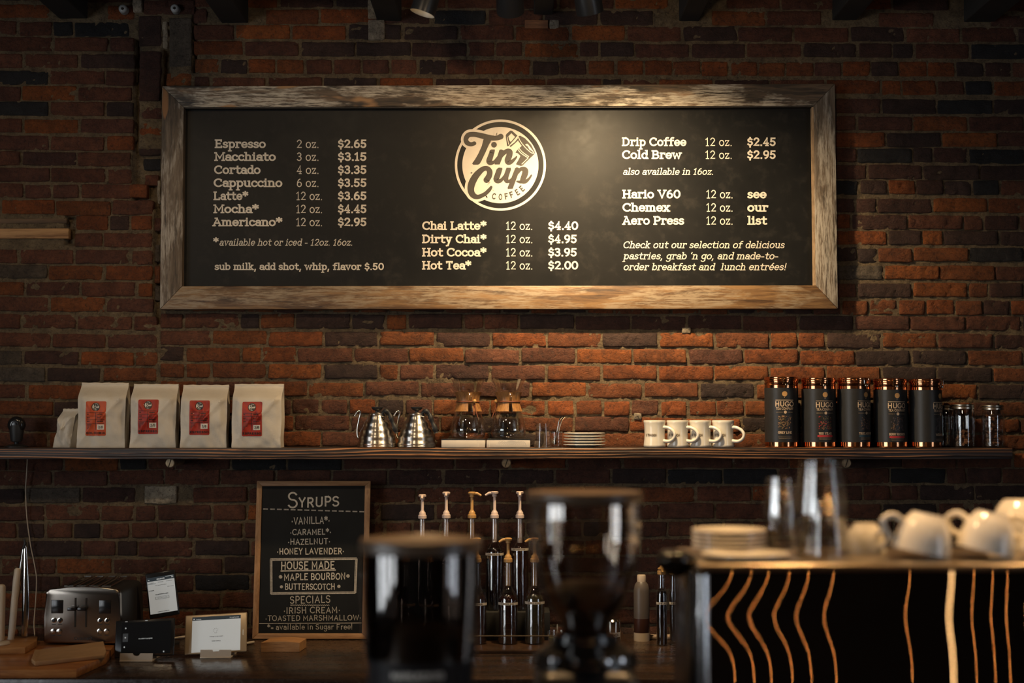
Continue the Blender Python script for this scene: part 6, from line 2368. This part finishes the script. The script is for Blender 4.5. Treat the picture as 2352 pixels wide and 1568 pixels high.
M_CHROME = mat('chrome', (0.72, 0.72, 0.72), 0.12, 1.0)
# wavy back panel facing the room
mb = MB()
nx_, nz_ = 90, 70


def pf(s, t):
    x = -wm / 2 + 0.012 + s * (wm - 0.012)
    z = 0.06 + t * (hm - 0.066)
    px_ = s * wm
    y = -0.0030 * math.exp(-px_ / 0.2) * math.exp(-((t - 0.80) / 0.11) ** 2) + 0.0004 * math.sin(px_ * 4.0 + 1.1)
    return Vector((x, -0.004 + y, z))


vs = mb.grid(pf, nx_, nz_)
mb.build('back_panel', M_PANEL, em, 80)
MB().box((0, 0.15, hm / 2 + 0.01), (wm - 0.006, 0.28, hm - 0.05), 0.004).build('body', M_CAB, em, 30)
MB().box((0, 0.145, hm - 0.008), (wm + 0.004, 0.31, 0.012), 0.004, 3).build('cup_tray', M_MTOP, em, 30)
MB().tube([(-wm / 2 + 0.006, -0.004, 0.05), (-wm / 2 + 0.006, -0.004, hm - 0.02)], 0.011, 20).build('corner_post', M_CHROME, em, 50)
for sx__ in (-0.36, 0.36):
    for yy_ in (0.06, 0.25):
        MB().lathe([(0, 0), (0.028, 0), (0.024, 0.05), (0, 0.05)], 20, c=(sx__, yy_, 0)).build('foot', M_MATTBLACK, em, 40)
# dark rounded steam knob reaching out at the top left corner
kx, kz = P(1550, 1290, YM + 0.06).x - em.location.x, P(1550, 1290, YM + 0.06).z - ZBAR
MB().lathe([(0, -0.026), (0.014, -0.024), (0.026, -0.012), (0.031, 0.002), (0.029, 0.014), (0.020, 0.0195), (0, 0.020)], 32, c=(kx, 0.06, kz)).build('steam_knob', M_GLOSSBLACK, em, 50)
MB().tube(spline([(kx + 0.008, 0.06, kz + 0.004), (kx + 0.03, 0.06, kz + 0.004), (-wm / 2 + 0.004, 0.06, hm - 0.022)], 5), 0.009, 12).build('knob_arm', M_MATTBLACK, em, 50)
MB().box((-wm / 2 - 0.004, 0.15, hm / 2 + 0.01), (0.012, 0.26, hm - 0.05), 0.004, 3).build('side_cover', M_GLOSSBLACK, em, 40)

ZTOP = ZBAR + hm - 0.0015


def on_top(px, Y):
    return P(px, 1290, Y).x


# saucers
sc_n = ['bottom saucer of the stack at the left end of the espresso machine', 'second saucer of the stack at the left end of the espresso machine', 'third saucer of the stack at the left end of the espresso machine',
        'fourth saucer of the stack at the left end of the espresso machine', 'top saucer of the stack at the left end of the espresso machine']
Ys = -2.80
for i, lb_ in enumerate(sc_n):
    s_ = thing('saucer', lb_, 'saucer', (on_top(1676, Ys), Ys, ZTOP + i * 0.0075), 0, 'saucers stacked on the espresso machine')
    MB().lathe(saucer_prof(0.068, 0.012), 48).build('plate', M_CHINA, s_, 40)
s_ = thing('saucer', 'single flat saucer at the front left edge of the espresso machine top', 'saucer', (on_top(1712, -2.915), -2.915, ZTOP))
MB().lathe(saucer_prof(0.076, 0.010), 48).build('plate', M_CHINA, s_, 40)

# stacked tumblers


def bar_glass(label, x, y, z, r0, r1, h, group, up=False):
    g = thing('glass_tumbler', label, 'glass', (x, y, z), 0, group)
    flip = None if up else Matrix.Translation((0, 0, h)) @ Matrix.Rotation(rad(180), 4, 'X')
    MB().lathe(tumbler_prof(r0, r1, h, 0.003, 0.014), 48, M=flip, wob=facet(10, 0.022)).build('glass_wall', M_GLASSR, g, 60)
    return g


GG = 'glasses stacked on the espresso machine'
gx, gy = on_top(1893, -2.84), -2.84
bar_glass('lower tumbler of the tall glass stack on the espresso machine', gx, gy, ZTOP, 0.036, 0.048, 0.098, GG)
bar_glass('upper upside-down tumbler of the tall glass stack, the highest glass', gx - 0.004, gy, ZTOP + 0.074, 0.037, 0.050, 0.094, GG)
gx2, gy2 = on_top(1797, -2.72), -2.72
bar_glass('lower tumbler of the shorter glass stack left of the tall one', gx2, gy2, ZTOP, 0.028, 0.038, 0.082, GG)
bar_glass('upper tumbler of the shorter glass stack left of the tall one', gx2, gy2, ZTOP + 0.056, 0.027, 0.036, 0.076, GG)

# white cups resting rim down, tipped


def cup(label, px, Y, tilt, s=1.0, handle_ang=180, dz=0.0, group='white cups on the espresso machine'):
    g = thing('coffee_cup', label, 'cup', (on_top(px, Y), Y, ZTOP + dz), 0, group)
    R_, h = 0.049 * s, 0.066 * s
    pr = [(0.026, h), (0.027, h - 0.003), (0.030, h - 0.006), (0.040, h * 0.68), (0.0465, h * 0.32), (0.049, 0.0), (0.0462, 0.0), (0.043, h * 0.34), (0.036, h * 0.7), (0.02, h - 0.012), (0, h - 0.012)]
    pr = [(0, h - 0.004), (0.024, h - 0.004)] + pr
    pr = [(r_ * s if r_ > 0.001 else 0, z_) for r_, z_ in pr]
    MB().lathe(pr, 48).build('cup_body', M_CHINA, g, 45)
    a = rad(handle_ang)
    d = Vector((math.cos(a), math.sin(a), 0))
    hp = spline([tuple(d * (0.040 * s) + Vector((0, 0, h * 0.70))), tuple(d * (0.060 * s) + Vector((0, 0, h * 0.80))), tuple(d * (0.076 * s) + Vector((0, 0, h * 0.62))),
                 tuple(d * (0.066 * s) + Vector((0, 0, h * 0.34))), tuple(d * (0.0465 * s) + Vector((0, 0, h * 0.24)))], 6)
    MB().tube(hp, 0.0052 * s, 12).build('handle', M_CHINA, g, 60)
    if tilt:
        g.rotation_euler = (0, rad(tilt), 0)
        g.location.z += abs(math.sin(rad(tilt))) * R_
    return g


cup('small upright white cup between the tall glass stack and the tipped cups', 1988, -2.80, 0, 0.78, -60)
cup('first tipped white cup with its handle to the left, right of the glasses', 2116, -2.90, 11, 1.02, 185)
cup('second tipped white cup, behind the bright streak near the right edge', 2262, -2.90, 13, 1.02, 140)
cup('white cup cut off by the right frame edge on the espresso machine', 2408, -2.91, 9, 1.02, 140)
cup('white cup at the back of the machine top by the right frame edge', 2352, -2.72, 0, 1.35, 20)

# ---------------------------------------------------------------- grinders
M_SMOKE = glass_mat('smoked_hopper', (0.45, 0.41, 0.38), 0.10, 0.04)
M_HOP = glass_mat('clear_hopper', (0.88, 0.84, 0.79), 0.10, 0.03)
M_BEANS = mat('coffee_beans', (0.035, 0.016, 0.009), 0.35, var=0.5, vscale=120, bump=0.006, bscale=95)
M_LID = mat('hopper_lid', (0.075, 0.05, 0.032), 0.35)  # black lids browned: the warm glare on their tops is put into the colour
M_BODY = mat('grinder_body', (0.014, 0.015, 0.017), 0.34)

g1 = thing('coffee_grinder', 'black coffee grinder with a clear glass hopper, in front of the syrup bottles', 'coffee grinder', (P(1344, 1300, YM).x, YM, ZBAR))
zz = lambda py: P(1344, py, YM).z - ZBAR
q = KM
hp = [(127, zz(1146)), (128, zz(1200)), (124, zz(1262)), (112, zz(1320)), (90, zz(1380)), (62, zz(1425)), (54, zz(1450))]
hs2 = spline(hp, 5)
th = 0.003
o_ = [(r_ * q, z_) for r_, z_ in hs2]
MB().lathe(o_ + [(r_ - th, z_) for r_, z_ in o_[::-1]] + [o_[0]], 56).build('hopper', M_HOP, g1, 60)
ld = MB()
zl = zz(1146)
ld.lathe([(0, zl + 0.002), (126 * q, zl - 0.006), (131 * q, zl - 0.002), (132 * q, zl + 0.008), (129 * q, zl + 0.013), (118 * q, zl + 0.012), (110 * q, zl + 0.009), (0, zl + 0.009)], 56)
ld.build('hopper_lid', M_LID, g1, 40)
bn = MB()
zb_ = zz(1352)
rb = []
for r_, z_ in o_:
    if z_ < zb_ + 0.004:
        rb.append((r_ - th - 0.001, z_))
rb = rb[::-1]
bn.lathe([(0, rb[0][1])] + rb + [(rb[-1][0] * 0.7, zb_ + 0.010), (0, zb_ + 0.016)], 40)
be = bn.build('bean_fill', M_BEANS, g1, 60)
be['kind'] = 'stuff'
MB().lathe([(0.046, zz(1452)), (0.052, zz(1452)), (0.055, zz(1470)), (0.07, zz(1484)), (0.082, zz(1492)), (0.086, zz(1506)), (0.084, zz(1516)), (0, zz(1516))], 48).build('collar', M_GLOSSBLACK, g1, 40)
MB().lathe([(0.0845, zz(1506)), (0.088, zz(1512)), (0.088, zz(1524)), (0.0845, zz(1528))], 48).build('adjustment_ring', M_GLOSSBLACK, g1, 40)
MB().box((0, 0, zz(1520) / 2 + 0.005), (0.170, 0.20, zz(1520) - 0.01), 0.03, 5).build('body', M_BODY, g1, 40)
MB().box((0, 0.02, 0.008), (0.19, 0.26, 0.016), 0.006, 3).build('foot_plate', M_BODY, g1, 40)
for i, an in enumerate((-128, -104, -72, -52)):
    MB().lathe([(0, 0.009), (0.006, 0.007), (0.008, 0), (0, 0)], 16, M=Matrix.Translation((0.087 * math.cos(rad(an)), 0.087 * math.sin(rad(an)), zz(1502))) @ Matrix.Rotation(rad(an + 90), 4, 'Z') @ Matrix.Rotation(rad(90), 4, 'X')).build('screw_cap', M_CHROME, g1, 50)

YG = -3.2
KG = mm(YG)
g2 = thing('coffee_grinder', 'black coffee grinder with a smoked dark hopper, left of the clear one', 'coffee grinder', (P(967, 1300, YG).x, YG, ZBAR))
zz = lambda py: P(967, py, YG).z - ZBAR
q = KG
o_ = [(r_ * q, z_) for r_, z_ in spline([(136, zz(1262)), (135, zz(1330)), (132, zz(1410)), (128, zz(1480)), (126, zz(1506))], 5)]
MB().lathe(o_ + [(r_ - th, z_) for r_, z_ in o_[::-1]] + [o_[0]], 56).build('hopper', M_SMOKE, g2, 60)
zl = zz(1264)
ld = MB()
ld.lathe([(0, zl), (134 * q, zl - 0.002), (139 * q, zl), (140 * q, zl + 0.012), (137 * q, zl + 0.018), (128 * q, zl + 0.019), (120 * q, zl + 0.0155), (0, zl + 0.0155)], 56)
ld.build('hopper_lid', M_LID, g2, 40)
bn = MB()
zb_ = zz(1452)
bn.lathe([(0, zz(1500)), (118 * q, zz(1500)), (122 * q, zb_), (90 * q, zb_ + 0.008), (0, zb_ + 0.015)], 40)
be = bn.build('bean_fill', M_BEANS, g2, 60)
be['kind'] = 'stuff'
MB().lathe([(0, zz(1568) - 0.1), (116 * q, zz(1568) - 0.1), (120 * q, zz(1520)), (125 * q, zz(1512)), (125 * q, zz(1500)), (0, zz(1500))], 56).build('collar', M_BODY, g2, 40)
hb = zz(1568) - 0.06
MB().box((0, 0.01, hb / 2), (0.185, 0.24, hb), 0.03, 5).build('body', M_BODY, g2, 40)
bd_ = MB()
txtp, wd_ = lay('MAHLKONIG', weight=0.22, serif=False)
Rb = 121.5 * q
for pg in txtp:
    o2 = []
    for p in pg:
        a = rad(-118 + 56 * p[0] / wd_)
        o2.append(Vector((Rb * math.cos(a), Rb * math.sin(a), zz(1540) + p[1] * 0.011)))
    bd_.poly(o2)
bd_.build('brand_print', mat('brand_pale', (0.55, 0.52, 0.47), 0.4), g2, 0, fix=False)

# ---------------------------------------------------------------- track lamps over the menu
M_SHADE = mat('lamp_shade_black', (0.02, 0.02, 0.021), 0.35, spec=0.5)
M_SHADEIN = mat('lamp_shade_inside', (0.55, 0.50, 0.42), 0.4)


def lamp_head(name, label, loc_, target, ln, r_, track_z, emit_mat, group='black track lamps over the menu'):
    g = thing(name, label, 'lamp', loc_, 0, group)
    d = (Vector(target) - Vector(loc_)).normalized()
    Mr = d.to_track_quat('-Z', 'Y').to_matrix().to_4x4()
    # opening at the origin looking along d, the shade runs back along +Z of the local frame
    sh = [(r_, 0.0), (r_ * 1.0, 0.012), (r_ * 0.96, ln * 0.4), (r_ * 0.82, ln * 0.75), (r_ * 0.5, ln * 0.97), (r_ * 0.2, ln), (0, ln)]
    MB().lathe(sh, 36, M=Mr).build('shade', M_SHADE, g, 50)
    ins = [(r_ * 0.995, 0.0), (r_ * 0.93, 0.004), (r_ * 0.88, ln * 0.4), (r_ * 0.72, ln * 0.7), (0, ln * 0.8)]
    MB().lathe(ins, 36, M=Mr).build('reflector', M_SHADEIN, g, 50)
    bz = ln * 0.36
    MB().lathe([(0, bz), (r_ * 0.42, bz), (r_ * 0.50, bz + 0.012), (r_ * 0.4, ln * 0.7), (0, ln * 0.7)], 24, M=Mr).build('bulb', emit_mat, g, 50)
    up = Mr @ Vector((0, 0, ln * 0.6))
    MB().tube([tuple(up), (up.x, up.y, track_z - loc_[2])], 0.009, 10).build('stem', M_SHADE, g, 50)
    return g


ZTR = 3.36
M_BULB2 = mat('lamp_face_glow', (1.0, 0.78, 0.48), 0.3, emit=3.0)
a = P(970, 31, -0.72)
lamp_head('track_lamp', 'black track lamp at left of three, its lit mouth turned down toward the counter', tuple(a), (a.x - 0.32, a.y + 0.04, a.z - 1.0), 0.13, 0.042, ZTR, M_BULB2)
lamp_head('track_lamp', 'middle of the three black track lamps, turned to the menu wall', (0.0 - 0.005, -0.72, 3.083), (0.05, 0.0, 2.35), 0.15, 0.046, ZTR, M_BULB2)
lamp_head('track_lamp', 'right of the three black track lamps, shining on the menu beside the logo', (0.262, -0.70, 3.086), (0.58, 0.0, 1.74), 0.15, 0.046, ZTR, M_BULB2)
tk = MB().box((0, 0, 0), (3.2, 0.035, 0.03), 0.003).build('lamp_track', M_SHADE, None, 0, loc=(0, -0.72, ZTR + 0.015))
setp(tk, 'black lamp track under the ceiling joists above the menu', 'lamp track')
hang = MB()
for i, p_ in enumerate(BAR_LAMPS):
    g = thing('pendant_lamp', ('pendant lamp hanging over the gap between grinders and espresso machine', 'pendant lamp hanging over the dark grinder', 'pendant lamp hanging over the right end of the espresso machine')[i], 'lamp', p_, 0, 'pendant lamps over the bar')
    MB().lathe([(0.012, 0.12), (0.03, 0.11), (0.10, 0.02), (0.11, 0.0), (0.107, 0.0), (0.027, 0.105), (0.012, 0.115)], 32).build('shade', M_SHADE, g, 50)
    MB().lathe([(0, -0.018), (0.018, -0.01), (0.025, 0.012), (0.018, 0.04), (0.012, 0.07), (0, 0.07)], 20).build('bulb', M_BULB, g, 60)
    MB().tube([(0, 0, 0.11), (0, 0, RZC - p_[2])], 0.003, 8).build('cord', M_BLACKMETAL, g, 50)
# small bulbs on a string over the seating side, behind the camera
M_STRING = mat('string_bulb_glow', (1.0, 0.42, 0.12), 0.3, emit=130.0)
pts_ = [(-3.4 + i * 0.45, -8.2, 2.75 - 0.06 * (i % 3)) for i in range(9)] + [(x_, -8.2, 2.72) for x_ in (1.20, 1.30, 1.39, 1.50, 1.60, 1.73, 2.13, 2.47, 2.57, 2.65, 2.75)]
sl_ = thing('string_lights', 'string of small warm bulbs hung over the seating side of the room', 'string lights', (0, -8.2, 2.8))
MB().tube([(-RX + 0.02, 0, 0.05)] + [(p_[0], 0, p_[2] - 2.8 + 0.035) for p_ in pts_] + [(RX - 0.02, 0, 0.05)], 0.004, 6).build('cable', M_BLACKMETAL, sl_, 50)
for p_ in pts_:
    MB().lathe([(0, -0.014), (0.005, -0.010), (0.0075, 0), (0.006, 0.015), (0.005, 0.034), (0, 0.034)], 12, c=(p_[0], 0, p_[2] - 2.8)).build('bulb', M_STRING, sl_, 60)
g = thing('pendant_bulb', 'single bare warm bulb on a cord over the seating side', 'lamp', (1.98, -7.0, 2.45))
MB().lathe([(0, -0.05), (0.014, -0.035), (0.020, 0), (0.014, 0.04), (0.010, 0.07), (0, 0.07)], 20).build('bulb', mat('pendant_bulb_glow', (1.0, 0.66, 0.30), 0.3, emit=85.0), g, 60)
MB().tube([(0, 0, 0.07), (0, 0, RZC - 2.45)], 0.003, 8).build('cord', M_BLACKMETAL, g, 50)
